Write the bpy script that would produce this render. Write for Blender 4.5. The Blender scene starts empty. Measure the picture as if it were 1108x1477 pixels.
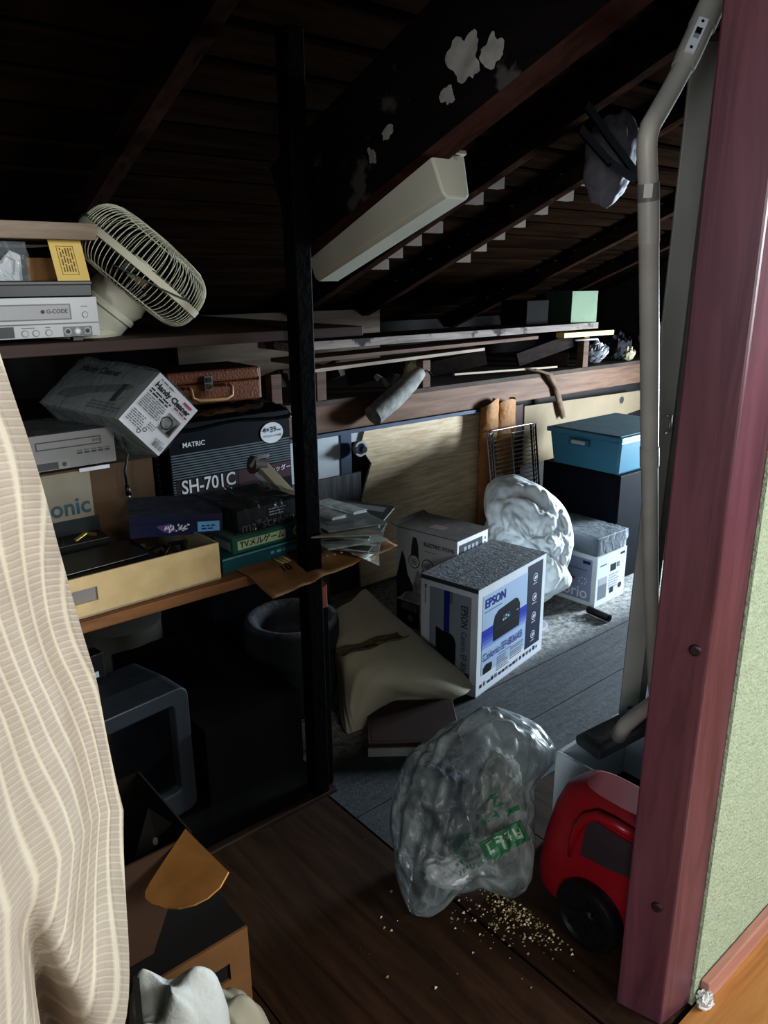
import bpy, math, random
from mathutils import Vector, Matrix, noise
random.seed(7)
PI = math.pi
scene = bpy.context.scene
col = scene.collection
R = math.radians

# ------------------------------------------------------------------ camera model (room frame: X along the back wall, Y depth, Z up)
FPX, TH, RO, YAW, CH = 1095.0, R(17), 0.0081, R(40), 1.45
def ray(px, py):
    u = (px-554)/FPX; v = (py-738.5)/FPX
    u, v = u-RO*v, v+RO*u
    f = math.cos(TH)-v*math.sin(TH); dz = -(math.sin(TH)+v*math.cos(TH))
    c, s = math.cos(YAW), math.sin(YAW)
    return Vector((u*c+f*s, -u*s+f*c, dz))
def az(px, py, z):
    d = ray(px, py); t = (z-CH)/d.z; return Vector((d.x*t, d.y*t, z))
def ay(px, py, y):
    d = ray(px, py); t = y/d.y; return Vector((d.x*t, y, CH+d.z*t))
def ax(px, py, x):
    d = ray(px, py); t = x/d.x; return Vector((x, d.y*t, CH+d.z*t))

# ------------------------------------------------------------------ materials
MATS = {}
def _new(name):
    m = bpy.data.materials.new(name); m.use_nodes = True
    nt = m.node_tree; b = nt.nodes['Principled BSDF']
    return m, nt, b
def lin(c):
    return tuple((x/12.92 if x <= .04045 else ((x+.055)/1.055)**2.4) for x in c)+(1,)
def hexc(h): return tuple(int(h[i:i+2], 16)/255 for i in (0, 2, 4))
def mat(name, hx, rough=.6, metal=0., var=.12, scale=9., bump=0., bscale=60., dust=0., dustcol='8a8c8c', spec=.5, stretch=(1,1,1), dscale=26.):
    """plain surface: colour mottled by noise, optional bump, optional dust settling on faces that look up"""
    if name in MATS: return MATS[name]
    m, nt, b = _new(name); N = nt.nodes; L = nt.links
    c = lin(hexc(hx))
    tc = N.new('ShaderNodeTexCoord'); mp = N.new('ShaderNodeMapping'); L.new(tc.outputs['Object'], mp.inputs['Vector'])
    mp.inputs['Scale'].default_value = stretch
    out = None
    if var > 0:
        n = N.new('ShaderNodeTexNoise'); n.inputs['Scale'].default_value = scale; n.inputs['Detail'].default_value = 5
        L.new(mp.outputs['Vector'], n.inputs['Vector'])
        r = N.new('ShaderNodeValToRGB'); L.new(n.outputs['Fac'], r.inputs['Fac'])
        r.color_ramp.elements[0].position = .3; r.color_ramp.elements[1].position = .7
        r.color_ramp.elements[0].color = tuple(x*(1-var) for x in c[:3])+(1,)
        r.color_ramp.elements[1].color = tuple(min(1, x*(1+var)) for x in c[:3])+(1,)
        out = r.outputs['Color']
    if dust > 0:
        g = N.new('ShaderNodeNewGeometry'); s = N.new('ShaderNodeSeparateXYZ'); L.new(g.outputs['Normal'], s.inputs[0])
        mr = N.new('ShaderNodeMapRange'); mr.inputs['From Min'].default_value = .35; mr.inputs['From Max'].default_value = .95
        L.new(s.outputs['Z'], mr.inputs['Value'])
        n2 = N.new('ShaderNodeTexNoise'); n2.inputs['Scale'].default_value = dscale; n2.inputs['Detail'].default_value = 9; n2.inputs['Roughness'].default_value = .75
        L.new(tc.outputs['Object'], n2.inputs['Vector'])
        m2 = N.new('ShaderNodeMapRange'); m2.inputs['From Min'].default_value = .3; m2.inputs['From Max'].default_value = .72
        m2.inputs['To Min'].default_value = .35; m2.inputs['To Max'].default_value = 1
        L.new(n2.outputs['Fac'], m2.inputs['Value'])
        mu = N.new('ShaderNodeMath'); mu.operation = 'MULTIPLY'; L.new(mr.outputs[0], mu.inputs[0]); L.new(m2.outputs[0], mu.inputs[1])
        mu2 = N.new('ShaderNodeMath'); mu2.operation = 'MULTIPLY'; L.new(mu.outputs[0], mu2.inputs[0]); mu2.inputs[1].default_value = dust
        mx = N.new('ShaderNodeMixRGB'); L.new(mu2.outputs[0], mx.inputs['Fac'])
        if out: L.new(out, mx.inputs['Color1'])
        else: mx.inputs['Color1'].default_value = c
        dc = N.new('ShaderNodeValToRGB'); L.new(n2.outputs['Fac'], dc.inputs['Fac'])
        d = lin(hexc(dustcol)); dc.color_ramp.elements[0].position = .35; dc.color_ramp.elements[1].position = .66
        dc.color_ramp.elements[0].color = tuple(x*.45 for x in d[:3])+(1,); dc.color_ramp.elements[1].color = tuple(min(1, x*1.25) for x in d[:3])+(1,)
        L.new(dc.outputs['Color'], mx.inputs['Color2'])
        out = mx.outputs['Color']
        ra = N.new('ShaderNodeMapRange'); ra.inputs['To Min'].default_value = rough; ra.inputs['To Max'].default_value = .9
        L.new(mu2.outputs[0], ra.inputs['Value']); L.new(ra.outputs[0], b.inputs['Roughness'])
    else:
        b.inputs['Roughness'].default_value = rough
    if out: L.new(out, b.inputs['Base Color'])
    else: b.inputs['Base Color'].default_value = c
    b.inputs['Metallic'].default_value = metal
    b.inputs['Specular IOR Level'].default_value = spec
    if bump > 0:
        n3 = N.new('ShaderNodeTexNoise'); n3.inputs['Scale'].default_value = bscale; n3.inputs['Detail'].default_value = 6
        L.new(mp.outputs['Vector'], n3.inputs['Vector'])
        bp = N.new('ShaderNodeBump'); bp.inputs['Strength'].default_value = bump; bp.inputs['Distance'].default_value = .01
        L.new(n3.outputs['Fac'], bp.inputs['Height']); L.new(bp.outputs[0], b.inputs['Normal'])
    MATS[name] = m; return m
def wood(name, h1, h2, axis='X', scale=14., rough=.55, spots=0., spotcol='d8d2c4', bump=.25, spec=.4):
    """wood grain running along an object axis; spots = share of flaky patches"""
    if name in MATS: return MATS[name]
    m, nt, b = _new(name); N = nt.nodes; L = nt.links
    tc = N.new('ShaderNodeTexCoord'); mp = N.new('ShaderNodeMapping'); L.new(tc.outputs['Object'], mp.inputs['Vector'])
    mp.inputs['Scale'].default_value = {'X': (.6, 7, 7), 'Y': (7, .6, 7), 'Z': (7, 7, .6)}[axis]
    n = N.new('ShaderNodeTexNoise'); n.inputs['Scale'].default_value = scale*.35; n.inputs['Detail'].default_value = 8; n.inputs['Roughness'].default_value = .62; n.inputs['Distortion'].default_value = .6
    L.new(mp.outputs[0], n.inputs['Vector'])
    r = N.new('ShaderNodeValToRGB'); L.new(n.outputs['Fac'], r.inputs['Fac'])
    r.color_ramp.elements[0].position = .34; r.color_ramp.elements[1].position = .66
    r.color_ramp.elements[0].color = lin(hexc(h1)); r.color_ramp.elements[1].color = lin(hexc(h2))
    out = r.outputs['Color']
    if spots > 0:
        n2 = N.new('ShaderNodeTexNoise'); n2.inputs['Scale'].default_value = 7; n2.inputs['Detail'].default_value = 7; n2.inputs['Roughness'].default_value = .6
        L.new(tc.outputs['Object'], n2.inputs['Vector'])
        m2 = N.new('ShaderNodeMapRange'); m2.inputs['From Min'].default_value = 1-spots; m2.inputs['From Max'].default_value = 1-spots+.05
        L.new(n2.outputs['Fac'], m2.inputs['Value'])
        mx = N.new('ShaderNodeMixRGB'); L.new(m2.outputs[0], mx.inputs['Fac']); L.new(out, mx.inputs['Color1']); mx.inputs['Color2'].default_value = lin(hexc(spotcol))
        out = mx.outputs['Color']
    L.new(out, b.inputs['Base Color']); b.inputs['Roughness'].default_value = rough; b.inputs['Specular IOR Level'].default_value = spec
    if bump:
        bp = N.new('ShaderNodeBump'); bp.inputs['Strength'].default_value = bump; bp.inputs['Distance'].default_value = .004
        L.new(n.outputs['Fac'], bp.inputs['Height']); L.new(bp.outputs[0], b.inputs['Normal'])
    MATS[name] = m; return m
def film(name, hx, opac=.3, rough=.2, bump=.5, bscale=14., crease=0.):
    """thin plastic film: see-through, denser where it turns edge-on and along sharp crease lines"""
    if name in MATS: return MATS[name]
    m, nt, b = _new(name); N = nt.nodes; L = nt.links
    tc = N.new('ShaderNodeTexCoord')
    def lines(scale, width):
        n = N.new('ShaderNodeTexNoise'); n.inputs['Scale'].default_value = scale; n.inputs['Detail'].default_value = 2; n.inputs['Distortion'].default_value = .8
        L.new(tc.outputs['Object'], n.inputs['Vector'])
        s_ = N.new('ShaderNodeMath'); s_.operation = 'SUBTRACT'; L.new(n.outputs['Fac'], s_.inputs[0]); s_.inputs[1].default_value = .5
        a_ = N.new('ShaderNodeMath'); a_.operation = 'ABSOLUTE'; L.new(s_.outputs[0], a_.inputs[0])
        r_ = N.new('ShaderNodeMapRange'); r_.inputs['From Min'].default_value = 0; r_.inputs['From Max'].default_value = width; r_.inputs['To Min'].default_value = 1; r_.inputs['To Max'].default_value = 0; L.new(a_.outputs[0], r_.inputs[0])
        return r_.outputs[0]
    l1, l2 = lines(bscale*.45, .09), lines(bscale, .12)
    mxx = N.new('ShaderNodeMath'); mxx.operation = 'MAXIMUM'; L.new(l1, mxx.inputs[0]); L.new(l2, mxx.inputs[1])
    bp = N.new('ShaderNodeBump'); bp.inputs['Strength'].default_value = bump; bp.inputs['Distance'].default_value = .012
    L.new(mxx.outputs[0], bp.inputs['Height'])
    cmx = N.new('ShaderNodeMixRGB'); c = lin(hexc(hx)); cmx.inputs[1].default_value = c; cmx.inputs[2].default_value = tuple(min(1, x*1.9) for x in c[:3])+(1,)
    cf = N.new('ShaderNodeMath'); cf.operation = 'MULTIPLY'; L.new(l1, cf.inputs[0]); cf.inputs[1].default_value = crease; L.new(cf.outputs[0], cmx.inputs[0])
    L.new(cmx.outputs[0], b.inputs['Base Color']); b.inputs['Roughness'].default_value = rough
    L.new(bp.outputs[0], b.inputs['Normal'])
    fr = N.new('ShaderNodeLayerWeight'); fr.inputs['Blend'].default_value = .35; L.new(bp.outputs[0], fr.inputs['Normal'])
    mr = N.new('ShaderNodeMapRange'); mr.inputs['To Min'].default_value = opac; mr.inputs['To Max'].default_value = min(1, opac+.5)
    L.new(fr.outputs['Facing'], mr.inputs['Value'])
    ad = N.new('ShaderNodeMath'); ad.operation = 'ADD'; ad.use_clamp = True; L.new(mr.outputs[0], ad.inputs[0])
    c2 = N.new('ShaderNodeMath'); c2.operation = 'MULTIPLY'; L.new(mxx.outputs[0], c2.inputs[0]); c2.inputs[1].default_value = crease*.35; L.new(c2.outputs[0], ad.inputs[1])
    tr = N.new('ShaderNodeBsdfTransparent'); mx = N.new('ShaderNodeMixShader')
    L.new(ad.outputs[0], mx.inputs[0]); L.new(tr.outputs[0], mx.inputs[1]); L.new(b.outputs[0], mx.inputs[2])
    L.new(mx.outputs[0], N['Material Output'].inputs['Surface'])
    MATS[name] = m; return m
def curtain_mat():
    m, nt, b = _new('curtain_weave'); N = nt.nodes; L = nt.links
    uv = N.new('ShaderNodeUVMap'); uv.uv_map = 'UVMap'
    sx = N.new('ShaderNodeSeparateXYZ'); L.new(uv.outputs[0], sx.inputs[0])
    def math_(op, a, bb):
        n = N.new('ShaderNodeMath'); n.operation = op
        for i, q in enumerate((a, bb)):
            if q is None: continue
            if isinstance(q, (int, float)): n.inputs[i].default_value = q
            else: L.new(q, n.inputs[i])
        return n.outputs[0]
    # stripes that wander sideways with height: phase = u/period + bulges
    w1 = math_('MULTIPLY', math_('SINE', math_('ADD', math_('MULTIPLY', sx.outputs['Y'], 17.), math_('MULTIPLY', sx.outputs['X'], 26.)), None), .62)
    w2 = math_('MULTIPLY', math_('SINE', math_('ADD', math_('MULTIPLY', sx.outputs['Y'], 31.), math_('MULTIPLY', sx.outputs['X'], -40.)), None), .35)
    ph = math_('ADD', math_('ADD', math_('MULTIPLY', sx.outputs['X'], 74.), w1), w2)
    fr = math_('FRACT', ph, None)
    tri = math_('ABSOLUTE', math_('SUBTRACT', fr, .5), None)          # 0 in the middle of a stripe .. .5 at its edge
    stripe = N.new('ShaderNodeMapRange'); stripe.inputs['From Min'].default_value = .30; stripe.inputs['From Max'].default_value = .44; L.new(tri, stripe.inputs['Value'])
    rung = math_('SINE', math_('MULTIPLY', sx.outputs['Y'], 1300.), None)
    rm = N.new('ShaderNodeMapRange'); rm.inputs['From Min'].default_value = .0; rm.inputs['From Max'].default_value = .9; L.new(rung, rm.inputs['Value'])
    inv = math_('SUBTRACT', 1., stripe.outputs[0])
    ladder = math_('MULTIPLY', inv, rm.outputs[0])
    n = N.new('ShaderNodeTexNoise'); n.inputs['Scale'].default_value = 60; n.inputs['Detail'].default_value = 4; L.new(uv.outputs[0], n.inputs['Vector'])
    h = math_('ADD', math_('MULTIPLY', ladder, .30), math_('MULTIPLY', stripe.outputs[0], .62))
    h = math_('ADD', h, math_('MULTIPLY', n.outputs['Fac'], .42))
    r = N.new('ShaderNodeValToRGB'); L.new(h, r.inputs['Fac'])
    r.color_ramp.elements[0].position = .1; r.color_ramp.elements[1].position = 1.
    r.color_ramp.elements[0].color = lin(hexc('978d80')); r.color_ramp.elements[1].color = lin(hexc('c0baa6')); e_ = r.color_ramp.elements.new(.5); e_.color = lin(hexc('a89f90'))
    L.new(r.outputs[0], b.inputs['Base Color']); b.inputs['Roughness'].default_value = .9
    bp = N.new('ShaderNodeBump'); bp.inputs['Strength'].default_value = .5; bp.inputs['Distance'].default_value = .004
    L.new(h, bp.inputs['Height']); L.new(bp.outputs[0], b.inputs['Normal'])
    b.inputs['Sheen Weight'].default_value = .3
    return m
def floor_dust_mat():
    m, nt, b = _new('dusty_planks'); N = nt.nodes; L = nt.links
    tc = N.new('ShaderNodeTexCoord'); mp = N.new('ShaderNodeMapping'); mp.inputs['Scale'].default_value = (.7, 6, 1); L.new(tc.outputs['Object'], mp.inputs[0])
    g = N.new('ShaderNodeTexNoise'); g.inputs['Scale'].default_value = 9; g.inputs['Detail'].default_value = 8; L.new(mp.outputs[0], g.inputs['Vector'])
    a = N.new('ShaderNodeTexNoise'); a.inputs['Scale'].default_value = 34; a.inputs['Detail'].default_value = 9; a.inputs['Roughness'].default_value = .8; L.new(tc.outputs['Object'], a.inputs['Vector'])
    r1 = N.new('ShaderNodeValToRGB'); L.new(g.outputs['Fac'], r1.inputs[0])
    r1.color_ramp.elements[0].position = .35; r1.color_ramp.elements[1].position = .7
    r1.color_ramp.elements[0].color = lin(hexc('1d2023')); r1.color_ramp.elements[1].color = lin(hexc('373b3f'))
    r2 = N.new('ShaderNodeValToRGB'); L.new(a.outputs['Fac'], r2.inputs[0])
    r2.color_ramp.elements[0].position = .36; r2.color_ramp.elements[1].position = .64
    r2.color_ramp.elements[0].color = lin(hexc('3c3e3f')); r2.color_ramp.elements[1].color = lin(hexc('c4c2bc'))
    # thick dust beyond Y = 1.7, thin on the near planks
    s = N.new('ShaderNodeSeparateXYZ'); L.new(tc.outputs['Object'], s.inputs[0])
    mr = N.new('ShaderNodeMapRange'); mr.inputs['From Min'].default_value = 1.66; mr.inputs['From Max'].default_value = 1.78; mr.inputs['To Min'].default_value = .05; mr.inputs['To Max'].default_value = .9; L.new(s.outputs['Y'], mr.inputs[0])
    mx = N.new('ShaderNodeMixRGB'); L.new(mr.outputs[0], mx.inputs[0]); L.new(r1.outputs[0], mx.inputs[1]); L.new(r2.outputs[0], mx.inputs[2])
    L.new(mx.outputs[0], b.inputs['Base Color']); b.inputs['Roughness'].default_value = .75
    bp = N.new('ShaderNodeBump'); bp.inputs['Strength'].default_value = .6; bp.inputs['Distance'].default_value = .008; L.new(a.outputs['Fac'], bp.inputs['Height']); L.new(bp.outputs[0], b.inputs['Normal'])
    return m

# ------------------------------------------------------------------ mesh builder
class MB:
    def __init__(s): s.v = []; s.f = []; s.m = []; s.mats = []; s.uv = None
    def mi(s, m):
        if m not in s.mats: s.mats.append(m)
        return s.mats.index(m)
    def add(s, vs, fs, m, M=None):
        o = len(s.v); k = s.mi(m)
        for p in vs:
            p = Vector(p); s.v.append(M @ p if M is not None else p)
        for f in fs: s.f.append([i+o for i in f]); s.m.append(k)
        return s
    def box(s, x0, x1, y0, y1, z0, z1, m, M=None, taper=0.):
        t = taper
        vs = [(x0+t, y0+t, z0), (x1-t, y0+t, z0), (x1-t, y1-t, z0), (x0+t, y1-t, z0), (x0, y0, z1), (x1, y0, z1), (x1, y1, z1), (x0, y1, z1)]
        return s.add(vs, [(3, 2, 1, 0), (4, 5, 6, 7), (0, 1, 5, 4), (1, 2, 6, 5), (2, 3, 7, 6), (3, 0, 4, 7)], m, M)
    def bar(s, a, b, w, h, m, up=(0, 0, 1), n=1, jit=0.):
        """straight timber from a to b, w across, h along up"""
        a = Vector(a); b = Vector(b); d = (b-a).normalized(); up = Vector(up)
        sd = d.cross(up); sd = sd.normalized() if sd.length > 1e-4 else Vector((1, 0, 0)); u2 = sd.cross(d)
        vs = []; fs = []
        for i in range(n+1):
            c = a.lerp(b, i/n)
            if jit and 0 < i < n: c = c+u2*random.uniform(-jit, jit)
            for q, r_ in ((-1, -1), (1, -1), (1, 1), (-1, 1)): vs.append(c+sd*(q*w/2)+u2*(r_*h/2))
        for i in range(n):
            for k in range(4): fs.append((i*4+k, i*4+(k+1) % 4, i*4+4+(k+1) % 4, i*4+4+k))
        fs.append((3, 2, 1, 0)); e = n*4; fs.append((e, e+1, e+2, e+3))
        return s.add(vs, fs, m)
    def tube(s, pts, r, m, n=10, caps=True, M=None, closed=False):
        pts = [Vector(p) for p in pts]; N = len(pts); vs = []; fs = []
        rs = r if isinstance(r, (list, tuple)) else [r]*N
        prev = None
        for i in range(N):
            if closed: d = pts[(i+1) % N]-pts[i-1]
            else: d = pts[min(i+1, N-1)]-pts[max(i-1, 0)]
            d = d.normalized() if d.length > 1e-9 else Vector((0, 0, 1))
            if prev is None:
                a = d.orthogonal().normalized()
            else:
                a = prev-d*prev.dot(d); a = a.normalized() if a.length > 1e-6 else d.orthogonal().normalized()
            prev = a; b_ = d.cross(a)
            for k in range(n):
                t = 2*PI*k/n; vs.append(pts[i]+(a*math.cos(t)+b_*math.sin(t))*rs[i])
        for i in range(N if closed else N-1):
            j = (i+1) % N
            for k in range(n): fs.append((i*n+k, i*n+(k+1) % n, j*n+(k+1) % n, j*n+k))
        if caps and not closed:
            fs.append(tuple(reversed(range(n)))); fs.append(tuple(range((N-1)*n, N*n)))
        return s.add(vs, fs, m, M)
    def lathe(s, prof, m, n=32, M=None):
        vs = []; fs = []; N = len(prof)
        for (r, h) in prof:
            for k in range(n):
                t = 2*PI*k/n; vs.append((r*math.cos(t), r*math.sin(t), h))
        for i in range(N-1):
            for k in range(n): fs.append((i*n+k, i*n+(k+1) % n, (i+1)*n+(k+1) % n, (i+1)*n+k))
        fs.append(tuple(reversed(range(n)))); fs.append(tuple(range((N-1)*n, N*n)))
        return s.add(vs, fs, m, M)
    def prism(s, poly, h0, h1, m, M=None):
        n = len(poly); vs = [(x, y, h0) for x, y in poly]+[(x, y, h1) for x, y in poly]
        fs = [tuple(reversed(range(n))), tuple(range(n, 2*n))]+[(i, (i+1) % n, n+(i+1) % n, n+i) for i in range(n)]
        return s.add(vs, fs, m, M)
    def grid(s, fn, nu, nv, m, closeu=False, M=None, thick=0.):
        vs = [fn(i/nu, j/nv) for j in range(nv+1) for i in range(nu if closeu else nu+1)]
        w = nu if closeu else nu+1; fs = []
        for j in range(nv):
            for i in range(nu):
                a = j*w+i; b_ = j*w+(i+1) % w; fs.append((a, b_, b_+w, a+w))
        return s.add(vs, fs, m, M)
    def text(s, txt, m, M, size=.03, align='CENTER', bold=0., sx=1., warp=None):
        vs, fs = text_mesh(txt, size, align, bold)
        vs = [(x*sx, y, 0) for x, y in vs]
        if warp: vs = [warp(x, y) for x, y, _ in vs]; M = None
        return s.add(vs, fs, m, M)
    def mesh(s, name, smooth=False, inv=None):
        me = bpy.data.meshes.new(name)
        me.from_pydata([tuple(inv @ p) if inv is not None else tuple(p) for p in s.v], [], s.f)
        for m in s.mats: me.materials.append(m)
        me.polygons.foreach_set('material_index', s.m)
        if smooth: me.polygons.foreach_set('use_smooth', [True]*len(me.polygons))
        me.update(); return me
    def part(s, name, parent=None, smooth=False, bevel=0., label=None, angle=None, world=True, sub=0, solid=0., stuff=False, seg=2):
        """link as a child of parent (coordinates given in world space unless world=False)"""
        inv = None
        if parent is not None and world: inv = WM[parent.name].inverted()
        o = bpy.data.objects.new(name, s.mesh(name, smooth, inv)); col.objects.link(o)
        if parent is not None:
            o.parent = parent; WM[o.name] = WM[parent.name]
        if label: o['label'] = label
        if stuff: o['kind'] = 'stuff'
        mods(o, bevel, sub, solid, angle, smooth, seg); return o
    def solo(s, name, label, cat, group=None, smooth=False, bevel=0., sub=0, solid=0., angle=None, kind=None, seg=2):
        """a thing that is one mesh: origin moved to the middle of its base"""
        xs = [p.x for p in s.v]; ys = [p.y for p in s.v]; zs = [p.z for p in s.v]
        c = Vector(((min(xs)+max(xs))/2, (min(ys)+max(ys))/2, min(zs))); M = Matrix.Translation(c)
        o = bpy.data.objects.new(name, s.mesh(name, smooth, M.inverted())); col.objects.link(o); o.location = c
        WM[o.name] = M; tag(o, label, cat, group, kind)
        mods(o, bevel, sub, solid, angle, smooth, seg); return o
WM = {}
def mods(o, bevel, sub, solid, angle, smooth, seg=2):
    if solid:
        q = o.modifiers.new('solid', 'SOLIDIFY'); q.thickness = solid; q.offset = 0
    if bevel:
        q = o.modifiers.new('bevel', 'BEVEL'); q.width = bevel; q.segments = seg; q.limit_method = 'ANGLE'; q.angle_limit = R(40); q.harden_normals = False
    if sub:
        q = o.modifiers.new('sub', 'SUBSURF'); q.levels = sub; q.render_levels = sub
    if angle:
        o.data.set_sharp_from_angle(angle=R(angle))
def tag(o, label, cat, group=None, kind=None):
    o['label'] = label; o['category'] = cat
    if group: o['group'] = group
    if kind: o['kind'] = kind
def thing(name, label, cat, loc=(0, 0, 0), rot=(0, 0, 0), group=None):
    o = bpy.data.objects.new(name, None); col.objects.link(o); o.location = loc; o.rotation_euler = rot; o.empty_display_size = .05
    from mathutils import Euler
    WM[o.name] = Matrix.Translation(loc) @ Euler(rot).to_matrix().to_4x4(); tag(o, label, cat, group); return o
def struct(mb, name, smooth=False, bevel=0.):
    o = bpy.data.objects.new(name, mb.mesh(name, smooth)); col.objects.link(o); o['kind'] = 'structure'; mods(o, bevel, 0, 0, None, False); WM[o.name] = Matrix.Identity(4); return o
_tc = {}
def text_mesh(txt, size, align, bold):
    k = (txt, size, align, bold)
    if k not in _tc:
        c = bpy.data.curves.new('t', 'FONT'); c.body = txt; c.size = size; c.align_x = align; c.align_y = 'CENTER'; c.resolution_u = 3; c.offset = bold*size
        o = bpy.data.objects.new('t', c); col.objects.link(o)
        me = o.to_mesh(); _tc[k] = ([(v.co.x, v.co.y) for v in me.vertices], [tuple(p.vertices) for p in me.polygons])
        o.to_mesh_clear(); bpy.data.objects.remove(o); bpy.data.curves.remove(c)
    return _tc[k]
class Face:
    """flat printing on a face: origin O, unit u, unit v in local coordinates"""
    def __init__(s, mb, O, u, v, M=None):
        s.mb = mb; s.O = Vector(O); s.u = Vector(u).normalized(); s.v = Vector(v).normalized(); s.n = s.u.cross(s.v); s.M = M
    def P(s, a, b, l=1): return s.O+s.u*a+s.v*b+s.n*(.0006*l)
    def poly(s, pts, m, l=1): s.mb.add([s.P(a, b, l) for a, b in pts], [tuple(range(len(pts)))], m, s.M)
    def rect(s, a0, a1, b0, b1, m, l=1): s.poly([(a0, b0), (a1, b0), (a1, b1), (a0, b1)], m, l)
    def disc(s, a, b, r, m, l=1, ry=None, n=20): s.poly([(a+r*math.cos(2*PI*k/n), b+(ry or r)*math.sin(2*PI*k/n)) for k in range(n)], m, l)
    def ring(s, a, b, r, w, m, l=1):
        n = 20
        for k in range(n):
            t0, t1 = 2*PI*k/n, 2*PI*(k+1)/n
            s.poly([(a+q*math.cos(t), b+q*math.sin(t)) for q, t in ((r-w, t0), (r, t0), (r, t1), (r-w, t1))], m, l)
    def text(s, txt, a, b, size, m, l=2, align='LEFT', bold=0., rot=0., sx=1.):
        c, sn = math.cos(rot), math.sin(rot)
        X = s.u*c+s.v*sn; Y = s.v*c-s.u*sn; p = s.P(a, b, l)
        Mt = Matrix(((X.x, Y.x, s.n.x, p.x), (X.y, Y.y, s.n.y, p.y), (X.z, Y.z, s.n.z, p.z), (0, 0, 0, 1)))
        s.mb.text(txt, m, (s.M @ Mt) if s.M is not None else Mt, size, align, bold, sx)
    def scrawl(s, a0, a1, b0, b1, n, m, l=2, seed=1):
        """worn lettering nobody can read: short crossing strokes"""
        rg = random.Random(seed)
        for i in range(n):
            x = a0+(a1-a0)*(i+.5)/n; w = (a1-a0)/n*.5
            for j in range(3):
                p = (x+rg.uniform(-w, w), rg.uniform(b0, b1)); q = (x+rg.uniform(-w, w), rg.uniform(b0, b1)); t = (b1-b0)*.09
                d = Vector((q[0]-p[0], q[1]-p[1])); d = d.normalized() if d.length > 1e-5 else Vector((1, 0)); nn = Vector((-d.y, d.x))*t
                s.poly([(p[0]-nn.x, p[1]-nn.y), (q[0]-nn.x, q[1]-nn.y), (q[0]+nn.x, q[1]+nn.y), (p[0]+nn.x, p[1]+nn.y)], m, l+j*.1)
    def lines(s, a0, a1, b1, n, pitch, h, m, l=2, ragged=.3):
        for i in range(n):
            a = a0
            e = a1-(a1-a0)*random.uniform(0, ragged)
            while a < e:
                w = random.uniform(.1, .35)*(a1-a0)
                s.rect(a, min(a+w, e), b1-i*pitch-h, b1-i*pitch, m, l); a += w+h*.8
def faces(mb, w, d, h, M=None):
    return dict(front=Face(mb, (0, 0, 0), (1, 0, 0), (0, 0, 1), M), left=Face(mb, (0, d, 0), (0, -1, 0), (0, 0, 1), M),
                top=Face(mb, (0, 0, h), (1, 0, 0), (0, 1, 0), M), right=Face(mb, (w, 0, 0), (0, 1, 0), (0, 0, 1), M))
def TR(loc, rz=0., rx=0., ry=0.):
    return Matrix.Translation(Vector(loc)) @ Matrix.Rotation(rz, 4, 'Z') @ Matrix.Rotation(ry, 4, 'Y') @ Matrix.Rotation(rx, 4, 'X')
def axes(o, x, y, z):
    return Matrix(((x[0], y[0], z[0], o[0]), (x[1], y[1], z[1], o[1]), (x[2], y[2], z[2], o[2]), (0, 0, 0, 1)))
def vor(p, s, k=0.):
    d_ = noise.voronoi(Vector((p[0]*s+k, p[1]*s-k, p[2]*s+k*.5)))[0]; return min(1, (d_[1]-d_[0])*1.3)
def nz(p, s, k=0.): return noise.noise(Vector((p[0]*s+k, p[1]*s-k, p[2]*s+2*k)))
def ridge(p, s, k=0.): return 1-abs(noise.noise(Vector((p[0]*s+k, p[1]*s+k*.7, p[2]*s-k))))*2

def silblob(C, sil, depth, crease):
    """a soft bag: outline radius measured round its centre, puffed out in depth, resting on the floor"""
    O = Vector((0, 0, CH)); v_ = (C-O).normalized(); e_ = v_.cross(Vector((0, 0, 1))).normalized(); w_ = e_.cross(v_); dist = (C-O).length
    SA = []
    for px, py in sil:
        q_ = ray(px, py).normalized(); o_ = O+q_*(dist/q_.dot(v_))-C; SA.append((math.atan2(o_.dot(w_), o_.dot(e_)) % (2*PI), o_.length))
    SA.sort(); n = len(SA)
    def rad(t):
        t %= 2*PI
        for i in range(n):
            t0, r0_ = SA[i]; t1_, r1_ = SA[(i+1) % n]
            if t1_ <= t0: t1_ += 2*PI
            for tt in (t, t+2*PI):
                if t0 <= tt <= t1_: return r0_+(r1_-r0_)*(tt-t0)/max(1e-6, t1_-t0)
        return SA[0][1]
    def P(t, ph_, o=0.):
        c, sn = math.cos(ph_), math.sin(ph_); r_ = rad(t); d3 = (math.cos(t)*c, math.sin(t)*c, sn); cre = crease(d3)
        k = 1+cre*(abs(sn)**.6)*.8; p_ = C+e_*(math.cos(t)*c*r_*k)+w_*(math.sin(t)*c*r_*k)+v_*(depth*sn*(1+cre*1.3)-o); p_.z = max(.003+o, p_.z); return p_
    return P, v_, e_, w_, dist, rad

# palette
M_white = mat('white_card', 'd6dade', .55, var=.05)
M_cardw = mat('white_card_dusty', 'cfd4d8', .6, var=.05, dust=.95, dustcol='7d8084')
M_kraft = mat('kraft_card', '9a7248', .8, var=.15, scale=14)
M_kraftd = mat('kraft_card_dark', '3b2c1d', .85, var=.2)
M_beige = mat('beige_card', 'cbb688', .75, var=.1, scale=20)
M_beigein = mat('beige_card_inside', '9a8f78', .8, var=.15)
M_ink = mat('black_ink', '0e1014', .5, var=0)
M_grey = mat('grey_ink', '70747a', .6, var=0)
M_lgrey = mat('light_grey_ink', 'a3a8ad', .6, var=0)
M_bluei = mat('blue_ink', '1b2a86', .45, var=0)
M_navyi = mat('navy_ink', '17203c', .5, var=0)
M_black = mat('black_plastic', '0c0d0f', .4, var=.1)
M_blackm = mat('black_matt', '090a0b', .9, var=.2, spec=.08)
M_silver = mat('silver_plastic', '8b8d8d', .42, metal=.35, var=.04)
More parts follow.
